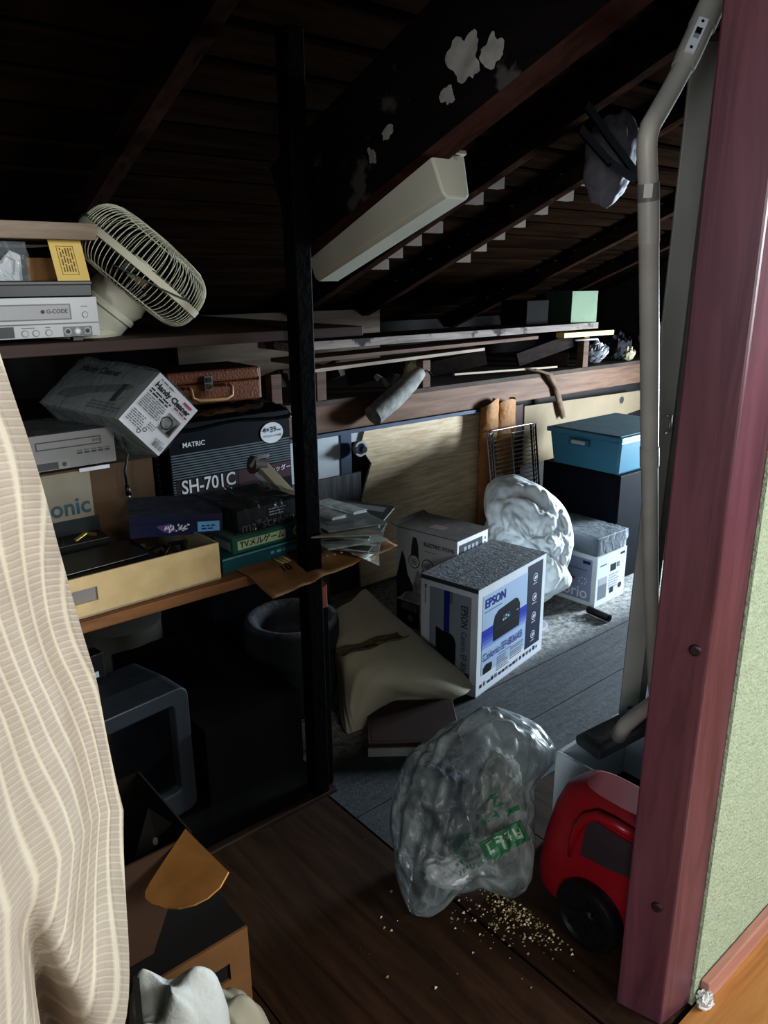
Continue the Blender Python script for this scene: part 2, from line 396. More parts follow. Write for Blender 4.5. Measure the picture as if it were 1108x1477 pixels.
M_steel = mat('steel_wire', 'c4c8cb', .3, metal=.9, var=0)
M_cream = mat('cream_plastic', 'cdccb9', .45, var=.05)

# ================================================================== SETTING
Y0 = .53          # back face line of the doorway wall (room side at .525)
XR, XL = 4.75, -.9
# floors
w_brown = wood('brown_floor_boards', '271a11', '412e20', 'Y', 12, .6, bump=.12, spec=.2)
w_sill = wood('dark_sill', '241a14', '3a2a20', 'X', 12, .5)
w_room = wood('honey_floor_boards', '9a6636', 'bd8a55', 'X', 10, .35, bump=.05)
m_slab = mat('dark_slate_floor', '161514', .42, var=.2, scale=5, bump=.1, bscale=30)
m_dustfl = floor_dust_mat()
fl = MB()
def planks(x0, x1, y0, y1, n, along, m, gap=.004):
    for i in range(n):
        if along == 'Y': fl.box(x0+(x1-x0)*i/n+gap/2, x0+(x1-x0)*(i+1)/n-gap/2, y0, y1, -.03, random.uniform(-.0015, 0), m)
        else: fl.box(x0, x1, y0+(y1-y0)*i/n+gap/2, y0+(y1-y0)*(i+1)/n-gap/2, -.03, random.uniform(-.0015, 0), m)
planks(XL, 1.085, Y0, 1.56, 4, 'Y', w_brown)
planks(1.09, 1.75, Y0, 1.2, 2, 'Y', w_brown)
planks(1.75, XR, Y0, 1.2, 3, 'X', m_dustfl)
planks(1.09, XR, 1.2, 1.66, 2, 'X', m_dustfl)
planks(1.13, XR, 1.662, 2.75, 4, 'X', m_dustfl)
fl.box(XL, 1.13, 1.585, 2.75, -.03, -.001, m_slab)
fl.box(XL, XR, Y0, 2.75, -.06, -.031, M_blackm)
struct(fl, 'floor')
t = MB(); t.box(XL, 1.12, 1.56, 1.585, -.02, .012, w_sill); struct(t, 'trim_1', bevel=.003)      # sill strip between the two floors
rf = MB()
for i in range(14): rf.box(-2.5, 4.8, Y0-.012-.19*(i+1)+.0015, Y0-.012-.19*i-.0015, -.03, 0, w_room)
struct(rf, 'floor_1')
wl = MB(); wl.box(1.17, 4.75, .612, .618, 0, 2.3, mat('inner_lining', '1d1916', .9, spec=.1)); struct(wl, 'wall_front')
# doorway wall (green plaster) right of the post, its skirting
m_green = mat('green_plaster', 'a9b79c', .95, var=.12, scale=50, bump=.9, bscale=160)
m_skirt = wood('pink_brown_skirting', '9b6a5c', 'b98a7a', 'X', 10, .5)
wl = MB(); wl.box(1.262, 4.8, .52, .61, 0, 2.6, m_green); struct(wl, 'wall_front')
wl = MB(); wl.box(1.155, 4.8, .522, .608, 1.92, 2.7, m_green); wl.box(-2.5, 1.155, .52, .61, 1.92, 2.7, m_green); wl.box(-2.5, -.75, .52, .61, 0, 1.92, m_green); struct(wl, 'wall_left')
wl = MB(); wl.box(1.285, 4.8, .500, .519, 0, .055, m_skirt); struct(wl, 'baseboard_front', bevel=.003)
# red door post
w_red = wood('red_lacquered_post', '4d2d35', '6a424d', 'Z', 9, .30, bump=.08, spec=.7)
dp = MB()
a, b, c = az(888, 1446, 0), az(953, 1480, 0), az(1000, 1442, 0)
d = a+c-b
dp.prism([(a.x, a.y), (b.x, b.y), (c.x, c.y), (d.x, d.y)], 0, 2.55, w_red)
for zz, px, py in ((0, 1003, 938), (0, 948, 1308)):
    # dark wooden plugs on the face that looks to the left
    rr = ray(px, py); n_ = Vector((a.y-b.y, b.x-a.x, 0)).normalized(); tt = (a-Vector((0, 0, CH))).dot(n_)/rr.dot(n_); q = Vector((0, 0, CH))+rr*tt
    u_ = (b-a).normalized(); nn = n_ if n_.dot(rr) < 0 else -n_
    Mq = axes(q-nn*.004, u_, Vector((0, 0, 1)), nn if u_.cross(Vector((0, 0, 1))).dot(nn) > 0 else -nn)
    dp.lathe([(.011, -.004), (.011, .0048)], mat('plug_dark', '2a1015', .5, var=0), 14, axes(q, u_, Vector((0, 0, 1)).cross(nn) if False else Vector((0, 0, 1)), nn))
struct(dp, 'trim_2', bevel=.004)
# back wall, side walls
m_dark = mat('dark_boarding', '2c2826', .85, var=.25, stretch=(1, 1, 6))
wl = MB(); wl.box(XL, XR, 2.75, 2.8, -.05, .95, m_dark); wl.box(XL, XR, 2.66, 3.7, .935, .955, mat('eave_ledge', '4b4038', .9, var=.3)); wl.box(XL, XR, 3.62, 3.7, .95, 1.3, m_dark); struct(wl, 'wall_back')
wl = MB(); wl.box(XL-.05, XL, .61, 3.7, -.05, 2.6, m_dark); struct(wl, 'wall_left')
# gable wall at the right with a window the daylight comes through
wl = MB(); wy0, wy1, wz0, wz1 = .92, 1.62, .42, 1.30
wl.box(XR, XR+.06, .61, wy0, -.05, 2.6, m_dark); wl.box(XR, XR+.06, wy1, 3.7, -.05, 2.6, m_dark)
wl.box(XR, XR+.06, wy0, wy1, -.05, wz0, m_dark); wl.box(XR, XR+.06, wy0, wy1, wz1, 2.6, m_dark); struct(wl, 'wall_right')
wf = MB(); mw = mat('window_frame_grey', '7d8082', .5)
for q in ((wy0, wy0+.03, wz0, wz1), (wy1-.03, wy1, wz0, wz1), (wy0+.03, wy1-.03, wz0, wz0+.03), (wy0+.03, wy1-.03, wz1-.03, wz1), ((wy0+wy1)/2-.012, (wy0+wy1)/2+.012, wz0+.03, wz1-.03)):
    wf.box(XR+.01, XR+.05, q[0], q[1], q[2], q[3], mw)
struct(wf, 'window_1')
# roof
def roof(y): return 1.83-.40*(y-1.88)
RS = Vector((0, 1, -.40)).normalized(); RN = Vector((0, .40, 1)).normalized()
m_roofb = wood('roof_boards', '120c09', '231810', 'X', 9, .95, spec=.0)
ce = MB()
y = .55
while y < 3.65:
    z = roof(y)+.075; z2 = roof(y+.095)+.075
    ce.add([(XL, y, z), (XR, y, z), (XR, y+.095, z2), (XL, y+.095, z2), (XL, y, z+.012), (XR, y, z+.012), (XR, y+.095, z2+.012), (XL, y+.095, z2+.012)],
           [(0, 3, 2, 1), (4, 5, 6, 7), (0, 1, 5, 4), (2, 3, 7, 6), (1, 2, 6, 5), (0, 4, 7, 3)], m_roofb); y += .125
ce.add([(XL-.05, .5, roof(.5)+.11), (XR+.06, .5, roof(.5)+.11), (XR+.06, 3.75, roof(3.75)+.11), (XL-.05, 3.75, roof(3.75)+.11)], [(3, 2, 1, 0)], M_blackm)
struct(ce, 'ceiling')

# ================================================================== TIMBERS
w_raft = wood('rafter_wood', '1e1511', '38271f', 'Y', 9, 1., spec=.0)
w_pale = mat('lit_board_patch', '5a4b3d', .8, var=.25)  # light on the roof boards, put into a pale colour
raftn = {.43: 'dark rafter at far left edge above the shelf', .88: 'brown rafter rising behind the tilted fan', 2.2: 'dark rafter right of the lamp with pale blocks for lit board patches beside it',
         2.65: 'brown rafter with a row of pale blocks for lit board patches on its right', 3.6: 'bare brown rafter above the pale green box', 4.15: 'dark rafter behind the grey vacuum tube'}
for x, lb in raftn.items():
    r_ = thing('rafter', lb, 'rafter', (x, 3.6, roof(3.6)+.04), group='rafters of the sloping roof')
    q = MB(); q.bar((x, .62, roof(.62)+.035), (x, 3.6, roof(3.6)+.035), .045, .06, w_raft); q.part('timber', r_)
    if x in (2.2, 2.65):  # short pale blocks added in place of lit patches on the roof boards
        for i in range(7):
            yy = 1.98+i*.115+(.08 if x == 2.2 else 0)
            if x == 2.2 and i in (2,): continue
            q = MB(); q.bar((x+.024, yy, roof(yy)+.035), (x+.105+random.uniform(0, .03), yy, roof(yy)+.035), .034, .045, w_pale); q.part('lit_patch', r_, label='pale block added for a lit patch of roof board')
w_beamflake = wood('flaking_beam', '0d0a0b', '171112', 'Y', 9, .8, spots=.40, spotcol='4a4644', spec=.1)
w_beam = wood('red_brown_beam', '33201b', '463029', 'Y', 9, .9, spec=.0)
rb = MB()
A = Vector((1.19, 1.62, 1.545)); B = Vector((1.225, .63, 1.955))
dd = (B-A).normalized(); sd = dd.cross(Vector((0, 0, 1))).normalized(); up = sd.cross(dd)
A = A-dd*.1
def bp(p, s_, u_): return p+sd*s_+up*u_
vs = []
for p in (A, B):
    vs += [bp(p, -.042, 0), bp(p, .042, 0), bp(p, .042, .24), bp(p, -.042, .24)]
rb.add(vs, [(0, 1, 2, 3), (7, 6, 5, 4), (0, 4, 5, 1)], w_beam); rb.add(vs, [(3, 2, 6, 7), (0, 3, 7, 4), (1, 5, 6, 2)], w_beamflake)
# peeling paper patches on its side
mp_ = mat('peeling_grey_paint', '8f8b85', .95, var=.25, scale=30)
def flake(cx, cz, rx, rz, sd_):
    n = 44; pts = []
    for k in range(n):
        t = 2*PI*k/n; rr = .85+.45*noise.noise(Vector((math.cos(t)*1.3+sd_, math.sin(t)*1.3, sd_*.7)))+.18*noise.noise(Vector((math.cos(t)*4+sd_, math.sin(t)*4, sd_)))
        pts.append((cx+rx*rr*math.cos(t), cz+rz*rr*math.sin(t)))
    return pts
Lb = (B-A).length
nsign = -sd if sd.x > 0 else sd
fa = Face(rb, bp(A, -.042 if sd.x > 0 else .042, 0)+nsign*.001, dd, up)
flip = fa.n.dot(nsign) < 0
for q in ((.66, .10, .045, .05, 3), (.72, .07, .03, .03, 4), (.83, .15, .05, .035, 5), (.90, .18, .03, .03, 6), (.60, .06, .02, .02, 8), (.42, .09, .02, .016, 9), (.36, .07, .015, .02, 10), (.95, .13, .02, .02, 12)):
    pts = flake(*q)
    if flip: fa.n = nsign
    fa.poly(pts[::-1] if flip else pts, mp_, 2)
rb.solo('roof_beam', 'thick inclined dark beam with peeling grey paint, above the fluorescent lamp', 'beam')
# black post
m_post = mat('black_post_paint', '050609', .6, var=.25, bump=.2, bscale=40, spec=.06)
q = MB(); pq = ay(437, 560, 1.585); q.box(pq.x-.024, pq.x+.024, 1.561, 1.609, .012, 1.98, m_post); q.solo('timber_post', 'tall black timber post standing at the front of the lower shelf', 'post', bevel=.004)
q = MB(); q.box(1.098, 1.136, 1.60, 1.64, 0, .575, m_post)
vs0 = len(q.v); q.box(1.099, 1.135, 1.601, 1.639, .575, .64, wood('torn_red_wood', '6a3a28', '9a5d42', 'Z', 14, .8))
for i in range(vs0+4, vs0+8): q.v[i].z += random.uniform(-.015, .02)
q.solo('post_stub', 'short black post stub with a torn reddish top behind the black post', 'post', bevel=.002)
# beam along the back wall
w_wallbeam = wood('wall_beam_wood', '5a3f30', '80604a', 'X', 12, .7)
q = MB(); q.box(.2, XR-.02, 2.665, 2.749, .815, .934, w_wallbeam); q.solo('wall_beam', 'long brown beam running along the back wall above the plywood', 'beam', bevel=.003)
q = MB(); q.box(1.2, 3.05, 2.655, 2.70, .795, .812, mat('blue_tape', '34465f', .6, var=.2)); q.solo('blue_strip', 'blue grey strip under the brown wall beam', 'strip')

# ================================================================== SHELVES (left)
w_shelf = wood('shelf_board_wood', '5a3a22', '87603c', 'X', 12, .6)
w_shelfd = wood('shelf_board_dark', '2e211a', '44322a', 'X', 12, .65)
q = MB(); q.box(-.6, 1.33, 1.63, 2.64, .692, .72, w_shelf); q.solo('shelf_board', 'brown lower shelf board carrying cartons, game boxes and magazines', 'shelf', bevel=.002)
q = MB(); q.box(-.6, 1.30, 1.63, 2.60, 1.308, 1.333, w_shelfd); q.solo('shelf_board', 'dark middle shelf board under the white fan', 'shelf', bevel=.002)
w_shelfg = wood('shelf_board_grey', '77695a', '9a8d7e', 'X', 12, .7)
q = MB(); q.box(-.6, .625, 1.66, 2.1, 1.533, 1.566, w_shelfg); q.solo('shelf_board', 'greyish top shelf board at the left above the yellow card', 'shelf', bevel=.002)

# VCR on the fan shelf
def vcr(name, label, loc, size, dvd, rz=0.):
    w, d, h = size; T = thing(name, label, 'video recorder', loc, (0, 0, rz))
    M = WM[T.name]
    b_ = MB(); b_.box(0, w, .012, d, .008, h, mat('recorder_case', '4a4c4e', .5, dust=.5)); b_.part('case', T, world=False, bevel=.003)
    f_ = MB(); f_.box(0, w, 0, .012, .010, h, M_silver)
    F = Face(f_, (0, 0, 0), (1, 0, 0), (0, 0, 1))
    md = mat('recorder_dark', '4c4e50', .35, var=0); mm = mat('recorder_mid', '8d8f8f', .4, var=0)
    if not dvd:
        F.rect(.02, w-.055, h*.5, h*.86, md, 1); F.rect(.023, w-.058, h*.53, h*.83, mm, 2)
        F.rect(0, w, h*.40, h*.43, md, 1)
        F.text('G-CODE', w-.104, h*.69, .011, M_ink, 3, bold=.01); F.disc(w-.111, h*.69, .004, M_ink, 3)
        F.lines(w-.30, w-.18, h*.70, 1, .006, .003, M_grey, 3)
        F.rect(0, w-.17, .012, h*.38, M_black, 2)
        F.disc(w-.027, h*.60, .0065, md, 1); F.disc(w-.027, h*.60, .005, M_silver, 2); F.rect(w-.034, w-.02, h*.78, h*.80, md, 1)
        for k in range(3):
            x = w-.15+k*.021+(.004 if k == 2 else 0); F.disc(x, h*.22, .0068, md, 1); F.disc(x, h*.22, .0055, M_silver, 2)
        F.rect(w-.075, w-.016, h*.12, h*.34, md, 1)
        for k in range(3):
            x = w-.066+k*.02; F.disc(x, h*.23, .0075, mm, 2); F.disc(x, h*.23, .0045, (M_ink, M_white, M_ink)[k], 3)
        F.rect(w-.155, w-.13, h*.33, h*.35, md, 1); F.rect(w-.11, w-.1, h*.33, h*.35, md, 1)
    else:
        F.rect(w-.20, w-.035, h*.62, h*.83, md, 1); F.rect(w-.197, w-.038, h*.65, h*.80, mm, 2); F.text('DVD', w-.058, h*.725, .010, M_ink, 3, bold=.01)
        for k in range(5): F.rect(w-.10+k*.018, w-.086+k*.018, h*.42, h*.47, md, 1); F.rect(w-.10+k*.018, w-.086+k*.018, h*.50, h*.52, md, 1)
        F.rect(0, w-.12, .012, h*.36, mm, 1); F.rect(0, w-.15, h*.12, h*.30, md, 2); F.disc(w-.135, h*.22, .006, md, 2)
        F.rect(w-.10, w-.02, -.006, .004, M_white, 1)
    f_.part('front_panel', T, world=False)
    for x in (.03, w-.05):
        for yy in (.02, d-.04):
            k = MB(); k.box(x, x+.02, yy, yy+.02, 0, .008, M_black); k.part('foot', T, world=False)
    return T
p = ay(145, 486, 1.65)
vcr('video_recorder', 'silver video recorder with front jacks beside the fan', (p.x-.44, 1.65, 1.333), (.44, .26, .088), False)
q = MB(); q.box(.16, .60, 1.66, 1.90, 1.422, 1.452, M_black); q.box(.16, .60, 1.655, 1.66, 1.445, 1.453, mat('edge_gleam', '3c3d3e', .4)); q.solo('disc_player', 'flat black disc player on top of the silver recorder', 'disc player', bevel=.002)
# yellow card, brown pack, clear pack on the black player
yc = MB(); pts = [ay(75, 346, 1.68), ay(113, 346, 1.68), ay(127, 402, 1.665), ay(84, 402, 1.665)]
m_yel = mat('yellow_card', 'd6bb6c', .6, var=.08)
u_ = (pts[2]-pts[3]); v_ = pts[0]-pts[3]
zc = 1.4535
e0 = Vector((pts[3].x, 1.668, zc)); wv = .066; hv = .083
yc.add([e0, e0+Vector((wv, 0, 0)), e0+Vector((wv-.005, .02, hv)), e0+Vector((-.005, .02, hv)), e0+Vector((0, .002, 0)), e0+Vector((wv, .002, 0)), e0+Vector((wv-.005, .022, hv)), e0+Vector((-.005, .022, hv))],
       [(0, 1, 2, 3), (7, 6, 5, 4), (1, 0, 4, 5), (3, 2, 6, 7), (0, 3, 7, 4), (2, 1, 5, 6)], m_yel)
F = Face(yc, e0, (1, 0, 0), (-.005, .02, hv))
mb_ = mat('brown_print', '6b5320', .6, var=0)
F.rect(.013, .014, .012, .07, mb_); F.rect(.046, .047, .012, .07, mb_); F.rect(.013, .047, .012, .013, mb_); F.rect(.013, .047, .069, .070, mb_)
for k in range(5):
    yq = .018
    while yq < .062:
        hq = random.uniform(.006, .018); F.rect(.018+k*.0055, .0205+k*.0055, yq, min(.066, yq+hq), mb_); yq += hq+.003
yc.solo('instruction_card', 'yellow card with vertical printing standing beside the fan', 'card')
q = MB(); q.box(.50, .56, 1.74, 1.80, 1.4535, 1.50, M_kraft); q.solo('small_carton', 'small brown carton behind the yellow card', 'box', bevel=.002)
q = MB(); m_zip = film('clear_pack', '9aa3a5', .18, .15)
def sack(u, v):
    x = .36+.13*u; z = 1.4535+.075*v; b_ = math.sin(PI*u)*.03*(1-v*.7)
    return Vector((x, 1.69-b_+.012*nz((u*3, v*3, 1), 1.5), z))
q.grid(sack, 14, 10, m_zip)
def sack2(u, v):
    p_ = sack(u, v); return Vector((p_.x, 1.70+math.sin(PI*u)*.03*(1-v*.7), p_.z))
q.grid(sack2, 14, 10, m_zip)
q.solo('clear_packet', 'clear plastic packet with a white sheet at the left shelf edge', 'packet', smooth=True)
q = MB(); F = Face(q, (.385, 1.712, 1.4545), (1, 0, 0), (0, -.12, 1)); F.poly([(0, 0), (.095, 0), (.095, .05), (.075, .058), (.06, .04), (0, .012)], M_white)
F.poly([(.02, .014), (.06, .034), (.066, .046), (.08, .038), (.076, .012), (.08, .01), (.085, .04), (.066, .05), (.056, .037), (.018, .017)], M_lgrey, 2)
q.solo('white_sheet', 'white cut sheet inside the clear packet', 'sheet', solid=.001)

# electric fan lying on the shelf
fan = thing('electric_fan', 'cream electric fan head tilted on its pedestal on the shelf', 'fan', (.70, 1.72, 1.333))
fc = ay(203, 388, 1.735)
rv = ray(204, 388).normalized(); er = rv.cross(Vector((0, 0, 1))).normalized(); eu = er.cross(rv)
axd = (er*.675+eu*.738+rv*.03).normalized()
xa = axd.cross(Vector((0, 0, 1))).normalized(); ya = axd.cross(xa)
MF = axes(fc, xa, ya, axd)
RF = .153
rim = MB(); rim.lathe([(RF-.003, -.008), (RF+.003, -.008), (RF+.003, .008), (RF-.003, .008)], M_cream, 64, MF); rim.part('rim_band', fan, smooth=True, angle=35)
def dome(h1, r_in, n=12):
    """wire outline from the rim over the shoulder to the inner ring"""
    pts = []
    for k in range(n+1):
        t = PI/2*k/n; q = r_in+(RF-r_in)*math.cos(t)**.55; pts.append((q, h1*math.sin(t)**.8))
    return pts
def guard(prof, nw, extra):
    g = MB()
    for k in range(nw):
        t = 2*PI*k/nw; g.tube([(r*math.cos(t), r*math.sin(t), h) for r, h in prof], .0010, M_cream, 5, True, MF)
    for i in extra:
        r, h = prof[i]; g.tube([(r*math.cos(2*PI*k/56), r*math.sin(2*PI*k/56), h) for k in range(56)], .0017, M_cream, 6, False, MF, True)
    return g
guard(dome(.080, .045), 78, (9, 12)).part('front_guard', fan, smooth=True)
guard(dome(-.064, .06), 78, (8, 12)).part('rear_guard', fan, smooth=True)
g = MB(); g.lathe([(.001, .086), (.04, .084), (.046, .080), (.046, .077), (.001, .077)], M_cream, 28, MF); g.part('guard_badge', fan, smooth=True, angle=40)
bl = MB(); m_blade = mat('smoky_blade', '3a4a44', .3)
for k in range(3):
    t0 = 2*PI*k/3
    def blade(u, v, t0=t0):
        r = .03+.13*v; a_ = t0+(u-.5)*(1.5-.3*v)+.3*v
        return MF @ Vector((r*math.cos(a_), r*math.sin(a_), -.01+(u-.5)*.05))
    bl.grid(blade, 10, 8, m_blade)
bl.part('blade', fan, smooth=True, solid=.002)
g = MB(); g.lathe([(.001, .02), (.03, .018), (.034, 0), (.034, -.03), (.001, -.03)], M_cream, 24, MF); g.part('hub', fan, smooth=True, angle=40)
mt = MB(); mt.lathe([(.062, -.062), (.066, -.085), (.058, -.105), (.062, -.108), (.062, -.118), (.057, -.121), (.055, -.17), (.05, -.20), (.03, -.215), (.001, -.217)], mat('cream_dusty', 'c9cbbb', .4, var=.06, dust=.25), 36, MF)
mt.part('motor_housing', fan, smooth=True, angle=50)
bs = MB(); e = MF @ Vector((0, 0, -.19)); bs.lathe([(.075, 0), (.078, .006), (.072, .016), (.035, .024), (.028, .04), (.001, .04)], M_cream, 36, TR((e.x-.01, e.y, 1.333))); bs.part('base', fan, smooth=True, angle=40)

# ================================================================== LOWER SHELF things
# shredder carton
sb = thing('shredder_carton', 'black shredder carton marked SH-701C under the brown suitcase', 'box', (.985, 2.22, .72), (0, 0, R(1)))
w, d, h = .455, .40, .30
b_ = MB(); m_bk = mat('black_carton', '0b1218', .35, var=.1, dust=.25); b_.box(0, w, 0, d, 0, h, m_bk)
FF = faces(b_, w, d, h); F = FF['front']
m_gl = mat('grey_line_print', '5b666b', .5, var=0)
m_mar = mat('maroon_print', '3d1420', .5, var=0)
for k in range(16): F.rect(.004, w-.002, .205-k*.0085-.0045, .205-k*.0085, m_gl if k % 1 == 0 else m_bk, 1)
F.rect(.015, w-.002, .066, .120, mat('dark_band', '1c1114', .5, var=0), 2); F.rect(.24, w-.002, .066, .120, m_mar, 3)
F.text('SH-701C', .03, .094, .062, mat('pale_letter', 'cfd3d4', .5, var=0), 4, bold=.016, sx=.86)
F.text('MATRIC', .045, .232, .022, M_white, 4, bold=.02)
F.text('シュレッダー', w-.135, .100, .022, M_white, 5, bold=.01)
F.disc(w-.075, .230, .046, M_white, 4, .036, 28)
F.text('4×39', w-.084, .240, .027, M_ink, 6, 'CENTER', .006); F.text('mm', w-.046, .238, .010, M_ink, 6, 'CENTER', .02); F.text('クロスカット仕様', w-.075, .219, .0092, M_ink, 6, 'CENTER', .006)
F = FF['left']
for k in range(12): F.rect(.30, .32, .05+k*.018, .06+k*.018, m_gl, 2)
b_.part('carton', sb, world=False)
# crumpled black film over its top
c_ = MB(); m_bf = mat('black_film', '0a0d10', .22, var=.1, bump=.5, bscale=25)
def drape(u, v):
    x = -.008+u*(w+.016); yv = -.012+v*(d*.8); z = h+.006+.012*max(0, ridge((u*4, v*3, 0), 1.6)-.2)*min(1, v*5)
    if v < .12: z -= (.12-v)*(.22+.05*math.sin(u*9))
    return Vector((x, yv, z))
c_.grid(drape, 40, 24, m_bf); c_.part('black_film', sb, world=False, smooth=True, solid=.001)
# suitcase
sc_ = thing('suitcase', 'brown leather suitcase lying on the black shredder carton', 'suitcase', (1.075, 2.40, 1.045), (0, 0, R(-3)))
w, d, h = .35, .24, .115
m_lea = mat('brown_leather', '74401f', .45, var=.2, bump=.25, bscale=120, dust=.1)
b_ = MB(); b_.box(0, w, 0, d, 0, h*.62, m_lea); sbod = b_.part('body', sc_, world=False, bevel=.006)
b_ = MB(); b_.box(0, w, 0, d, h*.63, h, m_lea); slid = b_.part('lid', sc_, world=False, bevel=.008)
b_ = MB(); b_.box(w-.005, w+.002, .0, d, .004, h-.004, mat('pale_edge', 'a88a70', .6)); b_.part('edge_piping', slid, world=False, label='pale worn edge', bevel=.001)
hm = mat('tan_handle', 'b98f62', .45)
b_ = MB(); b_.tube([(.075, -.004, .06), (.075, -.026, .056), (.078, -.03, .028), (.10, -.032, .018), (.20, -.032, .018), (.222, -.03, .028), (.225, -.026, .056), (.225, -.004, .06)], .0065, hm, 10); b_.part('handle', sbod, world=False, smooth=True, label='tan carrying handle')
b_ = MB(); b_.box(.135, .165, -.004, 0, .045, .095, M_steel); b_.lathe([(.009, 0), (.009, .006)], mat('brass', '8a7038', .35, metal=.8), 14, axes((.15, -.004, .06), (1, 0, 0), (0, 0, 1), (0, -1, 0))); b_.box(.141, .159, -.009, -.004, .074, .09, M_ink); b_.part('latch', slid, world=False, label='chrome latch')
# handy cleaner carton, turned on its edge
P0 = [ay(232, 537, 1.9), ay(286, 592, 1.9), ay(229, 661, 1.9), ay(169, 602, 1.9)]
hc = thing('handy_cleaner_carton', 'white Handy Cleaner carton tipped on its corner, in clear plastic', 'box', P0[2])
ctr = sum(P0, Vector())/4
U = (P0[1]-P0[0]); V = (P0[0]-P0[3]); wd = U.length; hg = V.length
U = U.normalized(); V = (V-U*V.dot(U)).normalized(); LD = Vector((-.10, .30, .02))
O = ctr-U*wd/2-V*hg/2
b_ = MB(); m_gs = mat('grey_box_side', '9aa19e', .6, var=.1, dust=.2)
vs = [O, O+U*wd, O+U*wd+V*hg, O+V*hg]; vs += [p_+LD for p_ in vs]
b_.add(vs, [(0, 1, 2, 3)], M_white); b_.add(vs, [(7, 6, 5, 4), (0, 4, 5, 1), (1, 5, 6, 2), (2, 6, 7, 3), (3, 7, 4, 0)], m_gs)
F = Face(b_, O, U, V)
F.text('Handy Cleaner', wd*.5, hg*.83, .0215, M_ink, 2, 'CENTER', .045, sx=.95)
F.rect(wd*.70, wd*.90, hg*.90, hg*.945, mat('magenta_print', 'b0496f', .5, var=0)); F.lines(wd*.1, wd*.5, hg*.95, 1, .004, .004, M_grey, 2)
F.lines(wd*.06, wd*.60, hg*.74, 1, .006, .004, M_ink, 2, .1); F.lines(wd*.62, wd*.95, hg*.76, 1, .006, .004, mat('red_print', '8c3b4a', .5, var=0), 2, .05)
F.lines(wd*.06, wd*.55, hg*.69, 1, .006, .004, M_ink, 2, .1)
F.lines(wd*.06, wd*.56, hg*.63, 7, .0060, .003, M_grey, 2, .1)
F.lines(wd*.06, wd*.40, hg*.31, 6, .0062, .003, M_grey, 2, .2); F.lines(wd*.45, wd*.62, hg*.31, 3, .0062, .003, M_grey, 2, .2)
F.rect(wd*.62, wd*.92, hg*.32, hg*.64, mat('photo_print', '7d7f7c', .6, var=.5, scale=60)); F.poly([(wd*.80, hg*.34), (wd*.90, hg*.36), (wd*.88, hg*.6)], M_ink, 2); F.ring(wd*.70, hg*.48, .018, .003, M_ink, 2)
F.ring(wd*.47, hg*.16, .006, .002, M_ink, 2); F.ring(wd*.40, hg*.08, .006, .002, M_ink, 2)
for k in range(14): F.rect(wd*.74+k*.0024, wd*.74+k*.0024+random.choice((.0007, .0014)), hg*.06, hg*.15, M_ink, 2)
F.lines(wd*.72, wd*.95, hg*.195, 2, .004, .002, M_grey, 2)
F2 = Face(b_, O+LD, -LD.normalized(), V)     # long side that looks up to the left
L_ = LD.length
F2.text('Handy Cleaner', L_*.12, hg*.84, .030, M_ink, 2, 'LEFT', .03, sx=.85)
F2.poly([(L_*.10, hg*.22), (L_*.28, hg*.20), (L_*.45, hg*.36), (L_*.78, hg*.52), (L_*.88, hg*.62), (L_*.80, hg*.68), (L_*.55, hg*.58), (L_*.30, hg*.46), (L_*.14, hg*.36)], M_grey, 2)
F2.rect(L_*.74, L_*.80, hg*.30, hg*.66, M_navyi, 3); F2.lines(L_*.55, L_*.95, hg*.26, 3, .01, .005, M_grey, 2)
b_.part('carton', hc)
c_ = MB(); m_hf = film('dusty_clear_film', '868c8c', .10, .3)
def wrapf(u, v):
    k = u*4; i = int(k) % 4; f_ = k-int(k)
    q_ = [O, O+V*hg, O+V*hg+U*wd, O+U*wd]
    p_ = q_[i].lerp(q_[(i+1) % 4], f_); p_ = p_+LD*(.03+v*1.1)
    o_ = p_-(ctr+LD*(.03+v*1.1)); ww = .006+.012*abs(nz(p_, 16))+max(0, v-.85)*-.3
    return p_+o_.normalized()*ww
c_.grid(wrapf, 48, 16, m_hf, closeu=True); c_.part('plastic_wrap', hc, smooth=True, label='dusty clear plastic wrap')
# brown carton and recorder behind the tray
pc = thing('brand_carton', 'brown carton with grey printed letters under the disc recorder', 'box', (.36, 2.0, .72))
b_ = MB(); w, d, h = .475, .44, .262; m_pk = mat('brown_carton', '553f29', .8, var=.12, dust=.2); b_.box(0, w, 0, d, 0, h, m_pk)
F = faces(b_, w, d, h)['front']; F.rect(.02, .30, .0, h-.005, mat('pale_print', '8c8575', .7, var=.1)); F.text('Panasonic', .292, h*.62, .064, mat('blue_grey_print', '35525e', .6, var=0), 2, 'RIGHT', .02, sx=.95); F.rect(.10, .31, .02, .13, mat('dark_print', '22282b', .6, var=0), 2)
b_.part('carton', pc, world=False); b_ = MB(); b_.box(.20, .43, -.004, .05, .005, .02, mat('grey_flap', '8d8c86', .8)); b_.part('flap', pc, world=False, label='pale grey bottom flap')
vcr('disc_recorder', 'silver disc and tape recorder on the brown lettered carton', (.30, 1.985, .982), (.43, .26, .102), True)
c_ = MB(); pts = [ay(165, 612, 2.02), ay(178, 632, 1.97), ay(184, 655, 1.965), ay(180, 680, 1.965), ay(183, 700, 1.965)]
c_.tube(pts, .0035, M_black, 8); c_.tube([pts[-1], ay(186, 714, 1.965)], [.006, .008], M_black, 10); c_.tube([ay(186, 714, 1.965), ay(187, 719, 1.965)], .003, M_steel, 6)
c_.solo('power_cord', 'black power cord with plug hanging in front of the brown carton', 'cord', smooth=True)
